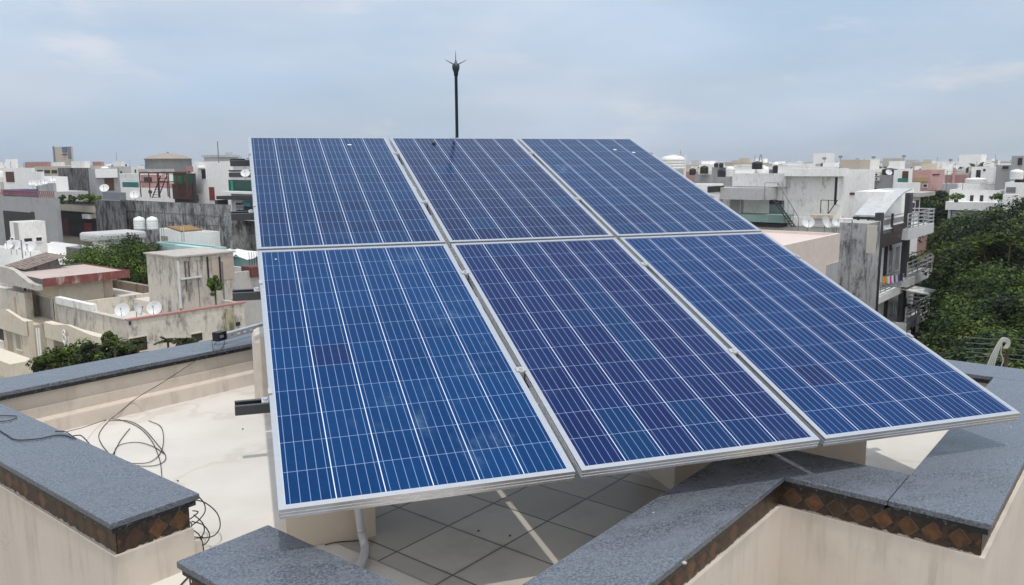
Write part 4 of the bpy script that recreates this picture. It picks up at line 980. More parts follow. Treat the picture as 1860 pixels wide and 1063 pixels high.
b = Bld('brown_house', 'brown hazy house with antennas on the far left skyline', 'house', 45, 85, 92, 294, 150, W_ROSE, par=.3)
b = Bld('office_tower', 'distant beige tower with a blue glass corner on the left skyline', 'tower', 98, 129, 132, 266, 290, W_BEI, par=0)
b.slab('A', 114, 267, 121.5, 277, 'blue_glass', plain((.06,.12,.22), .2), 0, .3); b.slab('A', 124, 267, 129, 288, 'blue_glass', plain((.12,.15,.2), .2), 0, .3); b.slab('A', 114, 279.5, 121.5, 282, 'red_band', M_RED, 0, .3); b.slab('A', 98, 266, 100, 297, 'edge_strip', M_GREY, 0, .3)
# domed drum
e = empty('domed_hall', tuple(at(307, 312, 240)*np.array([1,1,0])), 0, 'large round grey hall with a shallow brownish dome on the skyline', 'hall')
zt_ = at(307, 290, 240)[2]
MB().lathe([(6.2,0),(6.2,zt_),(6.5,zt_),(6.5,zt_+.25)], 40).build('drum', wall((.22,.22,.22), .5, (.08,.08,.08)), e)
MB().lathe([(6.3,zt_+.26),(5.2,zt_+.9),(3.6,zt_+1.4),(1.8,zt_+1.7),(.3,zt_+1.8),(.3,zt_+2.2)], 40).build('dome', wall((.34,.29,.25), .5, (.16,.15,.14)), e)
mb = MB()
for k_ in range(26): a_ = 6.283*k_/26; mb.box((6.2*math.cos(a_)-.08,6.2*math.sin(a_)-.08,zt_-3),(6.2*math.cos(a_)+.12,6.2*math.sin(a_)+.12,zt_))
mb.build('rib', M_GREY, e)

# ---------------- right side
# pale pink roof terrace close by
b = Bld('pink_terrace_house', 'pale pink house with a low roof parapet just beyond the array', 'house', 1180, 1415, 1525, 448, 33.3, W_PALEP, par=.12, roof=wall((.66,.56,.52), .25, (.5,.44,.42), 3), La=7)
b.slab('B', 1500, 478, 1525, 520, 'bare_plaster', wall((.42,.43,.44), .6, (.16,.16,.17), 5), 0, .03)
b = Bld('stained_wall', 'grey stained side wall with a boxed duct beside the black columned house', 'wall', 1525, 1578, 1600, 407, 41.5, wall((.44,.445,.45), .8, (.09,.09,.10), 13), par=0, roof=M_CONC)
z_ = b.zt-b.zb
b.slab('A', 1575, 409, 1592, 460, 'duct_box', wall((.60,.56,.50), .3, (.4,.36,.3), 2), 0, .1)
post('pipe', 1548, 400, 545, 41, .03, 'thin grey pipe running down the stained wall beside the pink terrace', 'pipe', M_GREY)
def rail(b_, f, x0, x1, y0, y1, n, nm='railing', out=1.05):
    a, c, z0, z1 = b_.rect(f, x0, y0, x1, y1); mb_ = MB()
    for k in range(n):
        z = z0+(z1-z0)*(k+.5)/n
        mb_.box((-out-.04, a, z-.03), (-out, c, z+.03))
    for k in range(5):
        y = a+(c-a)*k/4
        mb_.box((-out-.05, y-.03, z0), (-out+.01, y+.03, z1))
    return mb_.build(nm, M_SILVER, b_.e)
# black columned apartment house: its balcony front recedes to the right along the street
b = Bld('balcony_house', 'white apartment house with black columns and grey railed balconies beside the trees', 'house', 1578, 1597, 1664, 398, 47, W_WHITE, par=0, roof=M_CONC)
FRT = b; OUT = 1.05
def onBo(px, py, off): v = ray(px, py); t = ((b.P - b.V*off - CAM) @ b.V)/(v @ b.V); return b.loc(CAM+v*t)
def slabo(x0, y0, x1, y1, name, mat, off=OUT, th=.12, parent=None):
    xm, ym = (x0+x1)/2, (y0+y1)/2
    a, c = onBo(x0, ym, off)[0], onBo(x1, ym, off)[0]; z1, z0 = onBo(xm, y0, off)[2], onBo(xm, y1, off)[2]
    return MB().box((a, -off, z0), (c, -off+th, z1)).build(name, mat, parent or FRT.e), a, c, z0, z1
M_COL = plain((.035,.035,.042), .5)
for x0_, x1_ in ((1594, 1600), (1645, 1650)):
    a, c = onBo(x0_, 480, OUT+.04)[0], onBo(x1_, 480, OUT+.04)[0]; zt_ = onBo(x0_, 388 if x0_ < 1600 else 352, OUT)[2]
    MB().box((a, -OUT-.04, 0), (max(c, a+.28), -OUT+.24, zt_)).build('column', M_COL, b.e); MB().box((max(c, a+.28), -OUT+.02, 0), (max(c, a+.28)+.16, -OUT+.2, zt_-.05)).build('column_lining', M_SILVER, b.e)
zs = [onBo(1622, y_, OUT)[2] for y_ in (431, 529, 610)]; xa = onBo(1597, 480, OUT)[0]; xb = onBo(1645, 480, OUT)[0]
for k_, z_ in enumerate(zs): MB().box((xa, -OUT+.02, z_-(.22 if k_ == 0 else .38)), (xb, -.002, z_)).build('floor_slab', W_WHITE, b.e)
slabo(1603, 420, 1645, 444, 'brown_fascia', plain((.05,.032,.03), .5), OUT+.02, .06); slabo(1623, 407, 1645, 421, 'brown_screen', plain((.055,.036,.033), .5), OUT+.05, .06)
slabo(1603, 417, 1623, 431, 'glass_screen', plain((.16,.19,.21), .1), OUT-.1, .04)
for y0_, y1_ in ((446, 500), (545, 592)):
    b.slab('B', 1605, y0_, 1611, y1_, 'dark_recess', M_DARK, 0, .03); b.win('B', 1613, y0_+2, 1621, y1_-4, 'window', M_WHITE, plain((.40,.42,.44), .2), .08); b.win('B', 1624, y0_, 1633, y1_-8, 'window', M_WHITE, plain((.40,.42,.44), .2), .08)
    b.slab('B', 1636, y0_, 1645, y1_-6, 'dark_recess', M_DARK, 0, .03)
b.slab('B', 1606, 396, 1646, 405, 'dark_recess', M_GREY, 0, .03)
def railB(x0, x1, y0, y1, off, n=4, parent=None):
    xm = (x0+x1)/2; a, c = onBo(x0, (y0+y1)/2, off)[0], onBo(x1, (y0+y1)/2, off)[0]; z1, z0 = onBo(xm, y0, off)[2], onBo(xm, y1, off)[2]; mr = MB()
    for k in range(n): z = z0+(z1-z0)*(k+1)/n; mr.box((a, -off-.02, z-.05), (c, -off+.02, z))
    for k in range(6): x_ = a+(c-a)*k/5; mr.box((x_-.03, -off+.021, z0), (x_+.03, -off+.06, z1))
    return mr.build('railing', M_SILVER, parent or FRT.e)
railB(1601, 1644, 505, 524, OUT, 5)
OB = OUT+.35
balc = wall((.62,.64,.66), .25, (.36,.36,.38), 4)
def balcony(x0, x1, ys, hs, hr):
    p = onBo(x0, ys, OB); q = onBo(x1, ys, OB); c = min(q[0], p[0]+9.5)
    o = MB().box((p[0], -OB, p[2]-hs), (c, -.004, p[2])).build('balcony', balc, FRT.e); mr = MB()
    for k in range(4): z = p[2]+hr*(k+1)/4; mr.box((p[0], -OB, z-.07), (c, -OB+.04, z)); mr.box((c-.04, -OB+.041, z-.07), (c, -.1, z))
    for k in range(6): x_ = p[0]+(c-.06-p[0])*k/5; mr.box((x_, -OB+.041, p[2]), (x_+.06, -OB+.09, p[2]+hr))
    mr.build('railing', M_SILVER, o); return p, c
PB1 = balcony(1650, 1696, 417, .62, .92); PB2 = balcony(1649, 1692, 507, .50, 1.0); PB3 = balcony(1646, 1687, 588, .50, 1.0)
print('balc', PB1, PB2, PB3, FRT.Lb)
b.win('B', 1655, 366, 1661, 392, 'window', M_WHITE, M_DARK, .08)
z_ = PB3[0][2]+2.1
o = MB().box((PB3[0][0]-.2, -OB-.2, z_), (PB3[0][0]+1.9, -.01, z_+.05)).build('awning', M_WHITE, FRT.e); o.rotation_euler = (R(7), 0, 0)
q_ = b.zt-b.zb; b.box(1.6, b.Lb, .25, 1.9, q_+.02, q_+1.5, 'upper_wall', W_WHITE)
b2 = Bld('upper_room', 'white top storey wing behind the curved canopy, with a concrete roof slab', 'house', 1650, 1656, 1672, 358, 53.5, W_WHITE, par=0, roof=W_WHITE)
b2.slab('B', 1660, 364, 1668, 384, 'window', M_DARK, 0, .04)
q_ = b2.zt-b2.zb; b2.box(-.3, b2.Lb+.9, -.7, 1.3, q_+.03, q_+.28, 'roof_slab', M_CONC)
# curved sheet canopy roof
A0 = at(1570, 392, 47); A1 = at(1604, 392, 46.2); 
e = empty('curved_canopy', tuple(A0), GR, 'pale blue curved metal canopy roof on the black columned house', 'canopy')
wdt = 1.55; mb = MB(); n = 14
ax = Vector((1,0,0))
Lc = 6.3; Hc = 1.35
pr_ = [(Lc*math.sin(t*math.pi/2*.96), Hc*(1-math.cos(math.pi/2*t*.96))) for t in [k/n for k in range(n+1)]]
pr_ = [(Lc*(k/n)**1.0, Hc*math.sin(math.pi/2*(k/n))) for k in range(n+1)]
for dz in (0, .09):
    for x_, z__ in pr_:
        mb.v.append((x_, 0, z__-dz)); mb.v.append((x_, wdt, z__-dz))
K = 2*(n+1)
for i in range(n):
    mb.face((2*i, 2*i+2, 2*i+3, 2*i+1)); mb.face((K+2*i+1, K+2*i+3, K+2*i+2, K+2*i)); mb.face((2*i, K+2*i, K+2*i+2, 2*i+2)); mb.face((2*i+1, 2*i+3, K+2*i+3, K+2*i+1))
mb.face((0,1,K+1,K)); mb.face((2*n, K+2*n, K+2*n+1, 2*n+1))
e.location = tuple(A1); 
mb.build('curved_sheet', plain((.50,.52,.54), .5), e, smooth=False)
MB().box((-.12,-.05,-.24),(.05,wdt+.05,-.10)).build('gutter', M_DARK, e)
mb = MB()
for x_ in (.3, 2.4): mb.box((x_,.05,-2.2),(x_+.12,.17,-.0)); mb.box((x_,wdt-.17,-2.2),(x_+.12,wdt-.05,0))
mb.build('column', plain((.035,.035,.042), .5), e)

# laundry on the second floor balcony and long cloth
cols = [(.55,.25,.02),(.50,.28,.03),(.60,.60,.62),(.45,.03,.22),(.60,.62,.65),(.05,.05,.12),(.45,.45,.55),(.10,.07,.15),(.02,.02,.05)]
for i, cc in enumerate(cols):
    x0_ = 1602+i*3.9; y0_ = 505-i*.8; a = onBo(x0_, y0_, OUT+.05); c_ = onBo(x0_+3.4, y0_+(9 if i < 2 else 12), OUT+.05); z0_, z1_ = c_[2], a[2]
    mb = MB(); m_ = 6
    for k in range(m_+1):
        xx = a[0]+(c_[0]-a[0])*k/m_
        for j in range(3): mb.v.append((xx, -OUT-.07-.03*math.sin(k*2.1+i)-.02*j, z1_+(z0_-z1_)*j/2*(.9+.1*math.sin(k+i))))
    for k in range(m_):
        for j in range(2): mb.face((k*3+j, (k+1)*3+j, (k+1)*3+j+1, k*3+j+1))
    o = mb.build('laundry', plain(cc, .9)); o.location = (FRT.P[0], FRT.P[1], FRT.zb); o.rotation_euler = (0,0,GR); o.modifiers.new('t','SOLIDIFY').thickness = .01
    tag(o, '%s garment drying on the balcony rail, %s from the left' % (['orange','orange yellow','white','magenta','pale','navy','lilac grey','dark purple','black'][i], ['first','second','third','fourth','fifth','sixth','seventh','eighth','ninth'][i]), 'garment', 'laundry on the balcony rail')
mb = MB(); P_ = onBo(1666, 553, OB+.06); hgt_ = 1.75
for k in range(9):
    for j in range(7): mb.v.append((P_[0]+.5*k/8, P_[1]-.03+.03*math.sin(k*1.9+j*.3), P_[2]-hgt_*j/6))
for k in range(8):
    for j in range(6): mb.face((k*7+j, (k+1)*7+j, (k+1)*7+j+1, k*7+j+1))
o = mb.build('cloth', M_WHITE); o.location = (FRT.P[0], FRT.P[1], FRT.zb); o.rotation_euler = (0,0,GR); o.modifiers.new('t','SOLIDIFY').thickness = .015
tag(o, 'long white cloth hanging down over the lowest balcony rail', 'cloth')
bush(1661, 465, 52.6, .7, 1.1, 'bright green potted plant on the middle balcony', F_LIME, 700, .09, 'potted_plant', 'plant', 8)
bush(1661, 549, 52.6, .6, .8, 'green plant behind the rail of the lowest balcony', F_MID, 500, .09, 'potted_plant', 'plant', 8)
b = Bld('ac_shelf', 'small terrace with dark railing below the stained wall, over the array edge', 'terrace', 1545, 1586, 1590, 528, 45, W_WHITE2, par=0, roof=R_DK, La=7, Lb=1)
rail(b, 'A', 1545, 1586, 513, 528, 3, out=-.1)
b.box(1.0,1.05, 1,6, b.zt-b.zb, b.zt-b.zb+.5, 'brick_kerb', M_BROWN)

# big white house with ladder
b = Bld('white_house', 'big white stained house with a black steel ladder stair and overhanging roof band', 'house', 1335, 1530, 1545, 320, 62, W_WHITE2, par=.2)
WH = b; z_ = b.zt-b.zb
b.slab('A', 1432, 306, 1540, 320, 'roof_band', W_WHITE, -.3, .8)
b.slab('A', 1516, 322, 1521, 372, 'slit_window', M_DARK, 0, .03); b.slab('A', 1522, 321, 1526, 372, 'white_fin', W_WHITE, 0, .2)
b.slab('A', 1318, 340, 1412, 361, 'balcony_front', W_LGREY, 0, 2.2); b.slab('A', 1314, 339, 1328, 361, 'balcony_pier', W_WHITE, 2.2, 2.3)
b.slab('A', 1326, 362, 1350, 392, 'grey_bay', W_GREY, 0, .1); b.slab('A', 1398, 364, 1424, 392, 'window', plain((.18,.24,.26), .1), 0, .05); b.slab('A', 1398, 364, 1424, 371, 'window_head', M_DARK, .05, .08)
b.slab('A', 1352, 388, 1442, 401, 'green_awning', wall((.22,.33,.30), .5, (.12,.18,.16), 3), 0, 2.0)
b.slab('A', 1352, 403, 1430, 410, 'dark_shelf', M_DARK, 0, 1.6)
b.slab('A', 1335, 315, 1431, 339, 'tank_row', wall((.70,.70,.70), .6, (.35,.33,.31), 8), .0, .5)
# ladder stair
l0 = b.onA(1426, 362); l1 = b.onA(1459, 408); ho = 2.4
mb = MB()
for xo in (-ho, -ho+.55):
    mb.sweep([(xo, l0[1], l0[2]), (xo, l1[1], l1[2])], .05, 5)
for k in range(11):
    t = k/10; y_ = l0[1]+(l1[1]-l0[1])*t; zz_ = l0[2]+(l1[2]-l0[2])*t
    mb.box((-ho, y_-.12, zz_-.02), (-ho+.55, y_+.12, zz_+.02))
mb.build('ladder_stair', M_DARK, b.e)
mb = MB(); r1_ = b.onA(1411, 331); r2_ = b.onA(1434, 331); r3_ = b.onA(1471, 393)
mb.sweep([(-ho, r1_[1], r1_[2]-1.6), (-ho, r1_[1], r1_[2]), (-ho, r2_[1], r2_[2]), (-ho, r3_[1], r3_[2])], .035, 5)
for t in (.0, .25, .5, .75, 1.0):
    y_ = r2_[1]+(r3_[1]-r2_[1])*t; zz_ = r2_[2]+(r3_[2]-r2_[2])*t; mb.sweep([(-ho, y_, zz_), (-ho, y_, zz_-1.15)], .022, 4)
mb.build('handrail', M_GREY, b.e)
a1_ = b.onA(1501, 362); a2_ = b.onA(1531, 362); mb = MB()
mb.box((-1.3, a2_[1], a1_[2]-.04), (-1.2, a1_[1], a1_[2])); mb.box((-1.3, a1_[1]-.05, a1_[2]-1.0), (-1.24, a1_[1], a1_[2])); mb.sweep([(-1.25, (a1_[1]+a2_[1])/2, a1_[2]-1.0), (-1.25, a2_[1], a1_[2])], .035, 4); mb.box((-1.3, (a1_[1]+a2_[1])/2, a1_[2]-1.0), (-1.24, (a1_[1]+a2_[1])/2+.05, a1_[2]))
mb.build('steel_bracket', M_DARK, b.e)
b.slab('A', 1480, 389, 1519, 396, 'ledge', W_CREAM, 0, 1.0)
b.slab('A', 1440, 396, 1600, 412, 'lower_wall', W_WHITE2, -.2, .6)
tank(1375, 307.5, 61, .38, .55, 'black water tank with an antenna on the big white house', M_TANKB)
mb = MB(); p_ = at(1381, 307, 61)
for k in range(4): a_ = 1.57*k; mb.sweep([(p_[0]+.28*math.cos(a_), p_[1]+.28*math.sin(a_), p_[2]), (p_[0]+.05*math.cos(a_), p_[1]+.05*math.sin(a_), p_[2]+1.05)], .018, 4)
for k in range(4): mb.box((p_[0]-.25+.05*k, p_[1]-.02, p_[2]+.3+.2*k), (p_[0]+.25-.05*k, p_[1]+.02, p_[2]+.32+.2*k))
tag(mb.build('antenna', M_GREY), 'lattice antenna standing beside the black tank on the big white house', 'antenna')
b = Bld('white_annex', 'plain white annex with a dark red trim line right of the big white house', 'house', 1527, 1580, 1590, 308, 66, W_WHITE, par=.15)
b.slab('A', 1527, 350, 1582, 354, 'trim', plain((.10,.02,.02)), 0, .3); b.slab('A', 1524, 354, 1600, 400, 'lower_wall', W_WHITE, 0, .25)
dish(1468, 405, 52, .75, 'white satellite dish leaning at the foot of the black ladder stair', 240, None, 25)
dish(1499, 405, 52, .78, 'white satellite dish below the cream ledge of the big white house', 285, None, 25)
dish(1521, 405, 53, .7, 'small pale satellite dish to the right of the two large ones', 240, None, 35)
# tank and louvres beside the array
tank(1222, 309, 55, .78, .95, 'very large white water tank on the skyline at the right edge of the array', M_TANKW)
b = Bld('louvre_wall', 'white louvred sheet wall beside the very large white tank', 'screen', 1220, 1243, 1245, 281, 56, M_WHITE, zb=at(1243,340,56)[2], par=0)
for k in range(7): b.slab('A', 1221.5+k*3.2, 282, 1222.5+k*3.2, 338, 'rib', M_SILVER, 0, .05)
b = Bld('low_white_house', 'white wall end with a dark terrace just right of the array edge', 'house', 1240, 1284, 1314, 335, 64, W_WHITE, par=.2)
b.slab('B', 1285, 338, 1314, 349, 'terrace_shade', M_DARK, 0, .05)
rows = [(1243,1262,1268,312,120,W_ROSE,'small brown house left of the black skyline tanks'),(1262,1290,1294,317,100,W_GREY,'small grey block house under two black tanks'),
        (1293,1316,1322,304,110,W_GREY,'grey stair tower carrying two black tanks on the right skyline'),(1302,1333,1337,322,85,W_GREY,'low grey house with a teal cloth beside the tank roof'),
        (1335,1366,1372,309,130,W_WHITE,'white house on the skyline behind the stained tank row'),(1383,1420,1426,305,100,W_WHITE2,'pale block on the skyline beside the black tank')]
for pl_, pc_, pr__, y_, d_, m_, lb in rows:
    b = Bld('skyline_house', lb, 'house', pl_, pc_, pr__, y_, d_, m_, par=.3); b.grid('A', 3, 1, h=.9, wd=.8, shade=False)
b.slab('A', 1395, 308, 1410, 315, 'dark_opening', M_GREY, 0, .05)
for x_, y_, d_, r_, lb in [(1258,318,110,.45,'black water tank furthest left on the right hand skyline'),(1279,316,100,.5,'black water tank on the small grey block house'),(1301,304,110,.3,'small black tank on the grey stair tower, left one'),(1310,304,110,.3,'small black tank on the grey stair tower, right one'),(1316,322,88,.75,'wide black tank beside the white one'),(1335,322,90,.4,'narrow dark tank right of the white tank'),(1417,316,98,.9,'black water tank in the gap of the pale block')]:
    tank(x_, y_, d_, r_, r_*1.9 if r_ < .7 else r_*1.2, lb, M_TANKB)
tank(1326, 322, 87, .45, 1.1, 'white water tank between black ones on the right skyline', M_TANKW)

# far right houses
b = Bld('ac_house', 'grey house with stacked air conditioners and a black tank', 'house', 1582, 1622, 1628, 318, 80, W_GREY, par=.2)
for i_, (x_, y_) in enumerate(((1583,314),(1591,314),(1583,322),(1591,322))):
    b.slab('A', x_, y_, x_+7, y_+6, 'air_conditioner', M_WHITE, .0, .5)
    aa, bb_, zz0, zz1 = b.rect('A', x_+1.5, y_+1, x_+5.5, y_+5)
    MB().lathe([((zz1-zz0)*.45,0),((zz1-zz0)*.45,.03)], 12, (0,0,0), Matrix.Translation((-.5,(aa+bb_)/2,(zz0+zz1)/2)) @ Matrix.Rotation(-math.pi/2,4,'Y')).build('fan', M_DARK, b.e)
tank(1616, 318, 79, .72, .62, 'black water tank on the grey air conditioner house', M_TANKB)
dish(1614, 314, 77, .6, 'small white dish in front of the black tank on the grey house', 250)
bush(1583, 338, 76, .7, 1.2, 'dark green shrub on the roof edge by the white annex', F_DARK, 500, .1)
b = Bld('green_cloth_house', 'white house with a brown doorway and green netting', 'house', 1624, 1651, 1658, 309, 76, W_WHITE, par=.2)
b.slab('A', 1639, 311, 1650, 328, 'door', M_BROWN, 0, .05); b.slab('A', 1632, 324, 1650, 335, 'green_net', M_TEAL, .05, .3)
b = Bld('white_room', 'white roof room with two small windows behind the curved canopy', 'house', 1626, 1668, 1672, 332, 68, W_WHITE, par=.2); b.win('A', 1630, 344, 1635, 348, pm=M_DARK); b.win('A', 1637, 344, 1642, 348, pm=M_DARK)
b = Bld('pink_house', 'dusty pink house with stepped roofs on the right', 'house', 1655, 1692, 1716, 309, 88, W_PINK, par=.3)
b.win('A', 1676, 334, 1685, 341, pm=M_DARK); b.slab('B', 1694, 316, 1706, 318.5, 'vent_row', M_DARK, 0, .05); b.slab('A', 1660, 322, 1686, 330, 'yellow_band', wall((.5,.36,.2), .3), 0, .08)
b = Bld('rose_house', 'darker rose coloured low house right of the dusty pink house', 'house', 1716, 1756, 1764, 318, 96, W_ROSE, par=.3); b.grid('A', 3, 1, h=.9, wd=1.0, pm=M_DARK, shade=False); b.slab('A', 1730, 305, 1735, 345, 'pier', W_PINK, 0, .2)
b = Bld('bare_house', 'grey bare plaster house in front of the rose coloured one', 'house', 1710, 1738, 1750, 334, 86, W_LGREY, par=.2)
b = Bld('white_villa', 'white villa with arched balcony, hanging plants and parapet above the trees', 'villa', 1725, 1818, 1834, 346, 74, W_WHITE, par=.4)
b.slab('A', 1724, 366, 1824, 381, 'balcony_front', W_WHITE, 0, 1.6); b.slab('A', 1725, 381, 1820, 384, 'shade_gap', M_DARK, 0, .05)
for x_ in (1762, 1780): b.slab('A', x_, 355, x_+6, 366, 'dark_opening', M_DARK, 0, .05)
b.win('A', 1795, 355, 1806, 362, pm=M_GREY, bars=1)
for i_, x_ in enumerate((1737, 1815)): bush(x_, 352, 71, .75, .75, ['hanging green plant on the left end of the white villa balcony','hanging green plant on the right end of the white villa balcony'][i_], F_LIME, 420, .1, 'hanging_plant', 'plant', 8)
b = Bld('villa_top', 'white upper room with a tall black doorway on the white villa', 'house', 1765, 1806, 1814, 304, 82, W_WHITE, par=.2); b.slab('A', 1773, 309, 1781, 326, 'door', M_DARK, 0, .05); b.slab('A', 1786, 307, 1790, 311, 'window', M_DARK, 0, .05)
b = Bld('villa_railing_floor', 'white middle storey with a roof railing on the white villa', 'house', 1740, 1825, 1830, 334, 78, W_WHITE2, par=.3); rail(b, 'A', 1782, 1825, 331, 336, 2, out=.05)
tank(1772, 333, 77, .9, .5, 'low white tank on the villa roof', M_TANKW)
b = Bld('unfinished_house', 'grey unfinished house rising highest at the right edge', 'house', 1838, 1859, 1900, 283, 70, W_GREY, par=.1); b.slab('A', 1849, 287, 1857, 300, 'dark_opening', M_DARK, 0, .05)
b = Bld('unfinished_house', 'grey open storey with bare steel bars left of the highest grey house', 'house', 1810, 1842, 1850, 300, 76, W_GREY, par=.1); b.slab('A', 1821, 302, 1832, 307, 'dark_opening', M_DARK, 0, .05)
for i_ in range(3): post('rebar', 1808+i_*2, 290, 303, 76, .02, 'bare steel bar on top of the grey open storey', 'steel bar', M_DARK, 'steel bars on the grey open storey')
b = Bld('white_stair_house', 'white house with a sloping stair wall at the right edge', 'house', 1826, 1900, 1910, 332, 66, W_WHITE, par=.3); b.slab('A', 1828, 340, 1845, 350, 'louvres', M_GREY, 0, .05)
b = Bld('white_stair_house', 'tall white garden wall between the villa and the right edge', 'wall', 1822, 1850, 1852, 354, 64, W_WHITE, par=0)
tank(1846, 326, 68, .5, .8, 'white tank under the highest grey house', M_TANKW)
for i_, (x_, y0_, y1_) in enumerate(((1496,290,306),(1525,287,306),(1556,292,306),(1585,288,306),(1640,286,306),(1725,293,306))):
    a_ = at(x_, y1_+8, 420); t_ = at(x_, y0_, 420); e = empty('floodlight_mast', (a_[0],a_[1],0), 0, 'hazy distant floodlight mast on the right skyline, %s from the left' % ['first','second','third','fourth','fifth','sixth'][i_], 'mast', 'distant floodlight masts')
    MB().sweep([(0,0,0),(0,0,t_[2])], .22, 6, r1=.12).build('pole', M_GREY, e); MB().box((-1.0,-.2,t_[2]),(1.0,.2,t_[2]+1.1)).build('lamp_panel', M_GREY, e)

# ---------------- clutter on the roofs of the middle distance
rc = random.Random(21)
for b in list(ALLB):
    if not (58 <= b.d <= 125) or b.zb > 0 or b.La < 2.5 or b.Lb < .9: continue
    side = 'left' if b.px < 800 else 'right'; zr = b.zt-b.par
    def spot():
        x_, y_ = (b.Lb/2 if b.Lb < 1.6 else rc.uniform(.7, b.Lb-.7)), rc.uniform(.7, b.La-.7); q_ = b.P+b.U*x_+b.V*y_; return q_[0], q_[1]
    for _ in range(rc.choice([1, 2, 3])):
        x_, y_ = spot(); t_ = rc.random()
        if t_ < .35:
            r_ = rc.uniform(.35, .5); wh = rc.random() < .5
            o = MB().lathe([(r_*.96,0),(r_,.1),(r_,r_*1.5),(r_*.85,r_*1.8),(r_*.35,r_*2.0),(r_*.33,r_*2.1),(.02,r_*2.12)], 16).build('water_tank', M_TANKW if wh else M_TANKB, None, smooth=True, loc=(x_, y_, zr))
            tag(o, 'small %s water tank on a flat roof in the %s half of the town' % ('white' if wh else 'black', side), 'water tank', 'small roof tanks, %s' % side)
        elif t_ < .6:
            h_ = rc.uniform(1.0, 2.4); mb = MB().sweep([(0,0,0),(0,0,h_)], .03, 5)
            for k in range(rc.choice([0, 2, 4])): mb.box((-.35+.06*k,-.015,h_-.15-.14*k),(.35-.06*k,.015,h_-.12-.14*k))
            tag(mb.build('antenna', M_GREY, None, loc=(x_, y_, zr)), 'thin aerial pole on a flat roof in the %s half of the town' % side, 'antenna', 'roof aerials, %s' % side)
        elif t_ < .8:
            w_ = rc.uniform(.8, 1.6); o = MB().box((-w_/2,-w_/2,0),(w_/2,w_/2,rc.uniform(.5,1.0))).box((-w_/2-.06,-w_/2-.06,1.0),(w_/2+.06,w_/2+.06,1.07)).build('roof_hut', rc.choice([W_WHITE, W_LGREY, W_BEI]), None, loc=(x_, y_, zr)); o.rotation_euler = (0,0,GR)
            tag(o, 'little plastered box hut on a flat roof in the %s half of the town' % side, 'hut', 'roof huts, %s' % side)
        else:
            mb = MB(); n_ = rc.choice([2, 3])
            for k in (0, 1): mb.sweep([(k*n_*.8,0,0),(k*n_*.8,0,1.5)], .03, 5)
            mb.sweep([(0,0,1.45),(n_*.8,0,1.42)], .012, 4); o = mb.build('clothes_line', M_GREY, None, loc=(x_, y_, zr)); o.rotation_euler = (0,0,GR+1.2)
            tag(o, 'clothes line poles on a flat roof in the %s half of the town' % side, 'clothes line', 'clothes lines, %s' % side)
    # drain pipe and grilles on bare faces
    hh = b.zt-b.zb
    if b.La > 4 and rc.random() < .7:
        y_ = b.La*rc.choice([.06,.93]); b.e and MB().sweep([(-.08,y_,hh-.4),(-.08,y_,max(.2,hh-9))], .05, 6).build('drain_pipe', M_PVC if rc.random() < .5 else M_GREY, b.e)

# ---------------- rows of small roofs out to the horizon
mats = [W_WHITE, W_WHITE2, W_LGREY, W_WHITE2, W_BEI, W_CREAM, W_ROSE, W_WHITE, W_WHITE2, W_WHITE]
nm = ['white','stained white','pale grey','stained white','beige','cream','rose','white','stained white','white']
rr = random.Random(5)
slots = []
for d_ in (112, 132, 158, 190, 235, 285):
    px_ = -40
    while px_ < 1900:
        w_ = rr.uniform(6, 12)/d_*F
        if px_ > 452-w_ and px_ < 1195: px_ = 1195
        slots.append((px_, w_, d_+rr.uniform(-12, 12))); px_ += w_*rr.uniform(1.0, 1.5)
for i, (px_, w_, d_) in enumerate(slots):
    k = rr.randrange(len(mats)); zt_ = rr.choice([11.2, 12.4, 13.2, 14.0, 14.6]) + rr.uniform(-.5, .5)
    y_ = 300+(CAM[2]-zt_)*F/d_
    if 1600 < px_ and d_ < 140: y_ += 10
    side = 'left' if px_ < 800 else 'right'
    b = Bld('distant_house', 'small %s flat roofed house in the hazy rows on the %s' % (nm[k], side), 'house', px_, px_+w_*.75, px_+w_, y_, d_, mats[k], par=.3, group='%s houses in the distant rows on the %s' % (nm[k], side))
    nA = max(1, int(b.La/3)); 
    h_ = b.zt-b.zb
    for q in range(min(nA, 5)):
        c = b.La*(q+.5)/min(nA,5)
        for r_ in range(2 if d_ < 200 else 1): MB().box((-.05, c-.5, h_-2.4-3*r_), (0, c+.5, h_-1.2-3*r_)).build('window', M_DARK, b.e)
    if rr.random() < .6: b.box(b.Lb*.2, b.Lb*.7, b.La*.2, b.La*.6, h_-.3, h_+rr.uniform(1.0, 1.9), 'stair_room', mats[(k+rr.randrange(2))%10])
    if rr.random() < .5:
        r_ = rr.uniform(.45,.7); t_ = MB().lathe([(r_,0),(r_,r_*1.6),(r_*.4,r_*2),(.05,r_*2)], 10, (b.Lb*.8, b.La*.8, h_-.3)).build('roof_tank', M_TANKB if rr.random() < .6 else M_TANKW, b.e)
    if rr.random() < .45: MB().sweep([(b.Lb*.5, b.La*.5, h_),(b.Lb*.5, b.La*.5, h_+rr.uniform(1.5, 3.5))], .04, 4).build('antenna', M_GREY, b.e)
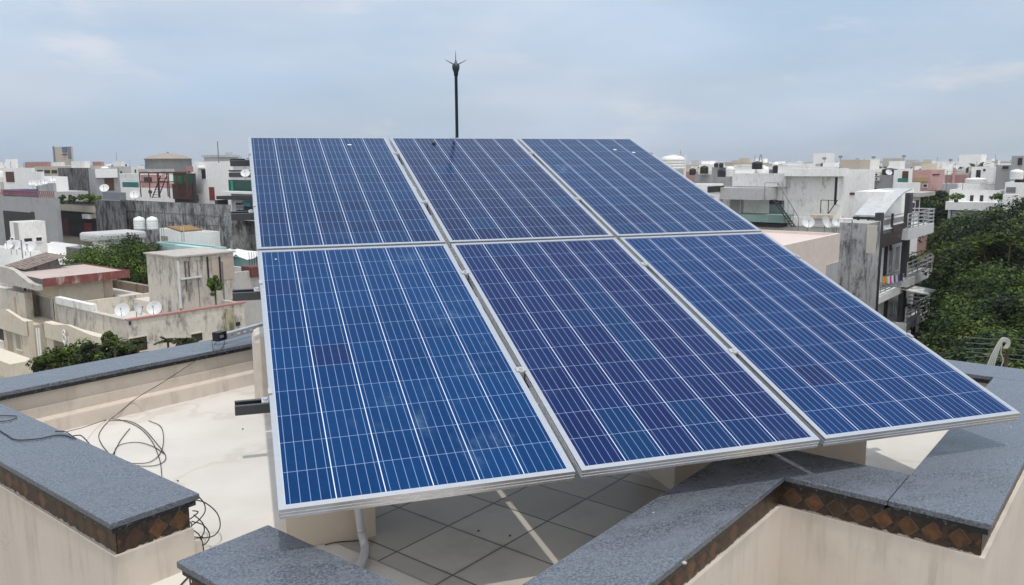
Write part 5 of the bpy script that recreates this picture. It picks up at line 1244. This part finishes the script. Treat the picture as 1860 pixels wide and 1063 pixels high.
# houses standing behind the array, level with their neighbours
for d_ in (36, 60, 84, 112, 150, 200, 260):
    px_ = 560 if d_ == 36 else 500
    while px_ < (1000 if d_ == 36 else 1150):
        w_ = rr.uniform(8, 13)/d_*F; zt_ = rr.uniform(8.5, 10.5) if d_ == 36 else rr.uniform(9.5, 12.8); k = rr.randrange(len(mats))
        b = Bld('hidden_house', 'flat roofed %s house in the rows behind the solar panels' % nm[k], 'house', px_, px_+w_*.7, px_+w_, 300+(CAM[2]-zt_)*F/d_, d_, mats[k], par=.4, group='%s houses behind the panels' % nm[k])
        h_ = b.zt-b.zb
        for q in range(min(3, int(b.La/2.5))): MB().box((-.05, b.La*(q+.5)/3-.5, h_-2.4), (0, b.La*(q+.5)/3+.5, h_-1.2)).build('window', M_DARK, b.e)
        px_ += w_*rr.uniform(1.1, 1.5)
# far city and far tree belts
for k, (mt, cnt) in enumerate(((W_WHITE, 420), (W_LGREY, 260), (W_BEI, 200))):
    mb = MB()
    for _ in range(cnt):
        d_ = rr.uniform(320, 1500); px_ = rr.uniform(-80, 1940); p_ = at(px_, 300, d_); w_, l_ = rr.uniform(6, 16), rr.uniform(6, 16); z_ = rr.uniform(9, 15.5) + (rr.random() < .05)*rr.uniform(2, 7)
        M_ = Matrix.Translation((p_[0], p_[1], 0)) @ Matrix.Rotation(GR, 4, 'Z')
        mb.box((0,0,0), (w_, l_, z_), M_)
        if rr.random() < .5: mb.box((w_*.3,l_*.3,z_), (w_*.6,l_*.6,z_+rr.uniform(.8,2.0)), M_)
    tag(mb.build('far_city', mt), kind='stuff')
C_, N_, T_ = [], [], []
for _ in range(240):
    d_ = rr.uniform(260, 1300); p_ = at(rr.uniform(-60, 1920), 300, d_); r_ = rr.uniform(3, 8)
    q = rng.normal(0,1,(150,3)); q /= np.linalg.norm(q, axis=1)[:,None]; C_.append(q*np.array([r_*1.4,r_*1.4,r_*.8])*(.6+.4*rng.random((150,1)))+np.array([p_[0],p_[1],rr.uniform(6.5,9.5)])); N_.append(q); T_.append(rng.random(150))
tag(leaf_mesh(np.concatenate(C_), np.concatenate(N_), 1.3, np.concatenate(T_), 'far_trees', F_DARK, None), kind='stuff')

# ---------------- trees
p_ = at(205, 436, 54); 
e = tree(p_[0], p_[1], at(205, 441, 54)[2], 3.0, 3.3, 'broad green tree crown spreading before the white slab house on the left', F_LEFT, 12000, .085, 60)
p_ = at(250, 430, 56); tree(p_[0], p_[1], at(250, 429, 56)[2], 1.9, 3.2, 'darker green tree touching the rounded white roof slab', F_DARK, 5000, .11, 30)
tl = [
 (1694,346,84,2.3,0),(1712,352,82,2.2,0),(1734,370,80,2.4,0),(1706,384,70,2.6,2),(1742,396,64,2.7,0),(1768,388,68,3.4,0),(1806,384,64,2.8,0),(1836,368,58,3.2,0),(1866,352,54,3.8,0),
 (1716,432,56,2.6,3),(1758,436,52,3.2,0),(1800,428,46,2.8,3),(1846,412,44,3.0,0),(1700,500,48,2.6,0),(1748,488,42,3.4,1),(1800,496,38,2.4,0),(1845,470,36,3.0,1),
 (1694,566,40,2.4,0),(1726,540,36,2.6,1),(1776,548,32,2.2,3),(1830,540,30,2.6,1),(1872,530,30,2.4,0),(1716,600,30,1.9,0),(1762,606,27,1.9,0),(1812,604,25,1.7,3),(1858,600,24,1.9,0),(1690,612,34,1.8,1),(1738,644,23,1.4,3),(1784,650,21,1.4,0),(1842,652,20,1.4,0)]
fm_ = [F_DARK, F_MID, F_LIME, F_BLUE]
dn = ['dark green tree','mid green tree','yellow green tree','deep bluish green tree']
nearw = ['beside the balcony house','below the white villa','at the right edge','behind the lowest balcony','close beyond the granite parapet']
for i, (px_, y_, d_, r_, k) in enumerate(tl):
    if d_ < 78: px_ = max(px_, (1704 if y_ < 440 else 1698 if y_ < 560 else 1686) + 1.0*r_*F/d_)
    p_ = at(px_, y_, d_); zt_ = p_[2]
    w_ = nearw[4] if d_ < 29 else nearw[2] if px_ > 1825 else nearw[1] if d_ > 60 else nearw[0] if px_ < 1725 else 'in the middle of the grove'
    tree(p_[0], p_[1], zt_, r_, min(r_*1.9, 6.5), '%s %s, about %s down the grove' % (dn[k], w_, ['the top','upper third','middle','lower third','the foot'][min(4, max(0, int((y_-350)/62)))]), fm_[k], 8500 if d_ < 45 else 6500, .045+.0015*d_, 26, 'trees of the grove on the right')
for i, (px_, y_, d_, lb) in enumerate([(1712,462,48,'palm with drooping fronds below the middle balcony'),(1790,448,44,'palm with drooping fronds in the centre of the grove'),(1835,440,42,'bright palm top near the right edge of the grove'),(1830,630,13.5,'spiky yellow green palm behind the cable coil')]):
    frond_plant(px_, y_, d_, 1.6 if d_ > 20 else .35, 22, lb, 'palm_tree', F_MID if i != 3 else F_LIME, .16 if d_ > 20 else .035, 8 if d_ > 20 else 3, 'palm')
# undergrowth closing the ground between the trunks
C_, N_, T_ = [], [], []
for _ in range(170):
    d_ = rr.uniform(16, 100); px_ = rr.uniform(1560, 2050); p_ = at(px_, 500, d_); r_ = rr.uniform(1.5, 3)
    q = rng.normal(0,1,(260,3)); q /= np.linalg.norm(q, axis=1)[:,None]; C_.append(q*np.array([r_,r_,r_*.8])+np.array([p_[0],p_[1],rr.uniform(1.0,4.2)])); N_.append(q+np.array([0,0,.5])); T_.append(rng.random(260)*.5)
tag(leaf_mesh(np.concatenate(C_), np.concatenate(N_), .26, np.concatenate(T_), 'undergrowth', F_DARK, None), kind='stuff')
# shrubs over our far parapet
for i, (px_, y_, d_, r_, h_, lb, m_) in enumerate([(100,628,26,.75,1.5,'leafy green shrub at the left of the row beyond the far parapet',F_MID),(140,616,26,.75,1.5,'leafy green shrub in the middle of the row beyond the far parapet',F_MID),(165,622,25.5,.5,1.2,'small dark shrub left of the tall climbing one',F_DARK),(197,600,26,.42,1.7,'tall narrow shrub standing highest beyond the far parapet',F_MID),(222,618,25,.5,1.0,'low dark shrub right of the tall narrow one',F_DARK),(80,640,25.5,.4,1.0,'lowest shrub at the left end of the row beyond the far parapet',F_MID)]):
    bush(px_, y_, d_, r_, h_, lb, m_, 2600, .055, nb=22)
for i, (px_, y_, d_, r_, lb) in enumerate([(208,630,24,.6,'arching palm leaves beside the tall narrow shrub'),(305,622,23,.42,'small dark palm beyond the far parapet, left of the pair'),(330,622,23.5,.35,'small dark palm beyond the far parapet, right of the pair'),(250,625,24,.4,'small palm leaves under the dark window of the stained house')]):
    frond_plant(px_, y_, d_, r_, 16, lb, 'palm_plant', F_DARK if i else F_MID, .05, 2.0)
bush(342, 612, 24, .42, .7, 'rounded dark bush right of the two small palms', F_DARK, 1200, .05)

# overhead cables with a coil, right
p_ = at(1828, 640, 13)
mb = MB()
for k in range(5):
    mb.sweep(smooth([tuple(at(1752+3*(k%2), 612+k*9+2*(k%3), 15)), tuple(at(1800, 616+k*8+(k*5)%4, 14.2)), tuple(at(1870, 618+k*10, 13.4)), tuple(at(1990, 640+k*13, 12.4))], 6), .0045, 5)
tag(mb.build('overhead_wires', plain((.22,.24,.22), .6)), 'pale overhead wires strung before the trees at the lower right', 'wires')
mb = MB()
for k in range(4):
    mb.sweep(smooth([tuple(at(1792+k*4, 668, 12.6)), tuple(at(1803+k*3, 642, 12.6)), tuple(at(1814+k*2, 622, 12.6)), tuple(at(1822+k, 614+k*2, 12.6)), tuple(at(1832-k, 617+k*2, 12.6)), tuple(at(1834-k*2, 626, 12.6)), tuple(at(1829-k*2, 633, 12.6))], 6), .011, 6)
mb.sweep(smooth([tuple(at(1816, 672, 12.6)), tuple(at(1822, 655, 12.6)), tuple(at(1818, 640, 12.6)), tuple(at(1820, 626, 12.6))], 5), .008, 5)
tag(mb.build('cable_coil', plain((.42,.44,.42), .5)), 'coil of grey service cables looping up behind the granite parapet at right', 'cable coil')

# ------------------------------------------------------------------ air
hz = MB().box((-1700, -60, -1.9), (1900, 2400, 45)).build('haze', plain((.5,.5,.5)))
hm = bpy.data.materials.new('haze_air'); hm.use_nodes = True; t = hm.node_tree; t.nodes.clear()
o_ = t.nodes.new('ShaderNodeOutputMaterial'); v_ = t.nodes.new('ShaderNodeVolumePrincipled'); v_.inputs['Color'].default_value = (.90,.95,1,1); v_.inputs['Density'].default_value = .00026; v_.inputs['Anisotropy'].default_value = .3
t.links.new(v_.outputs[0], o_.inputs['Volume']); hz.data.materials.clear(); hz.data.materials.append(hm); tag(hz, kind='stuff')
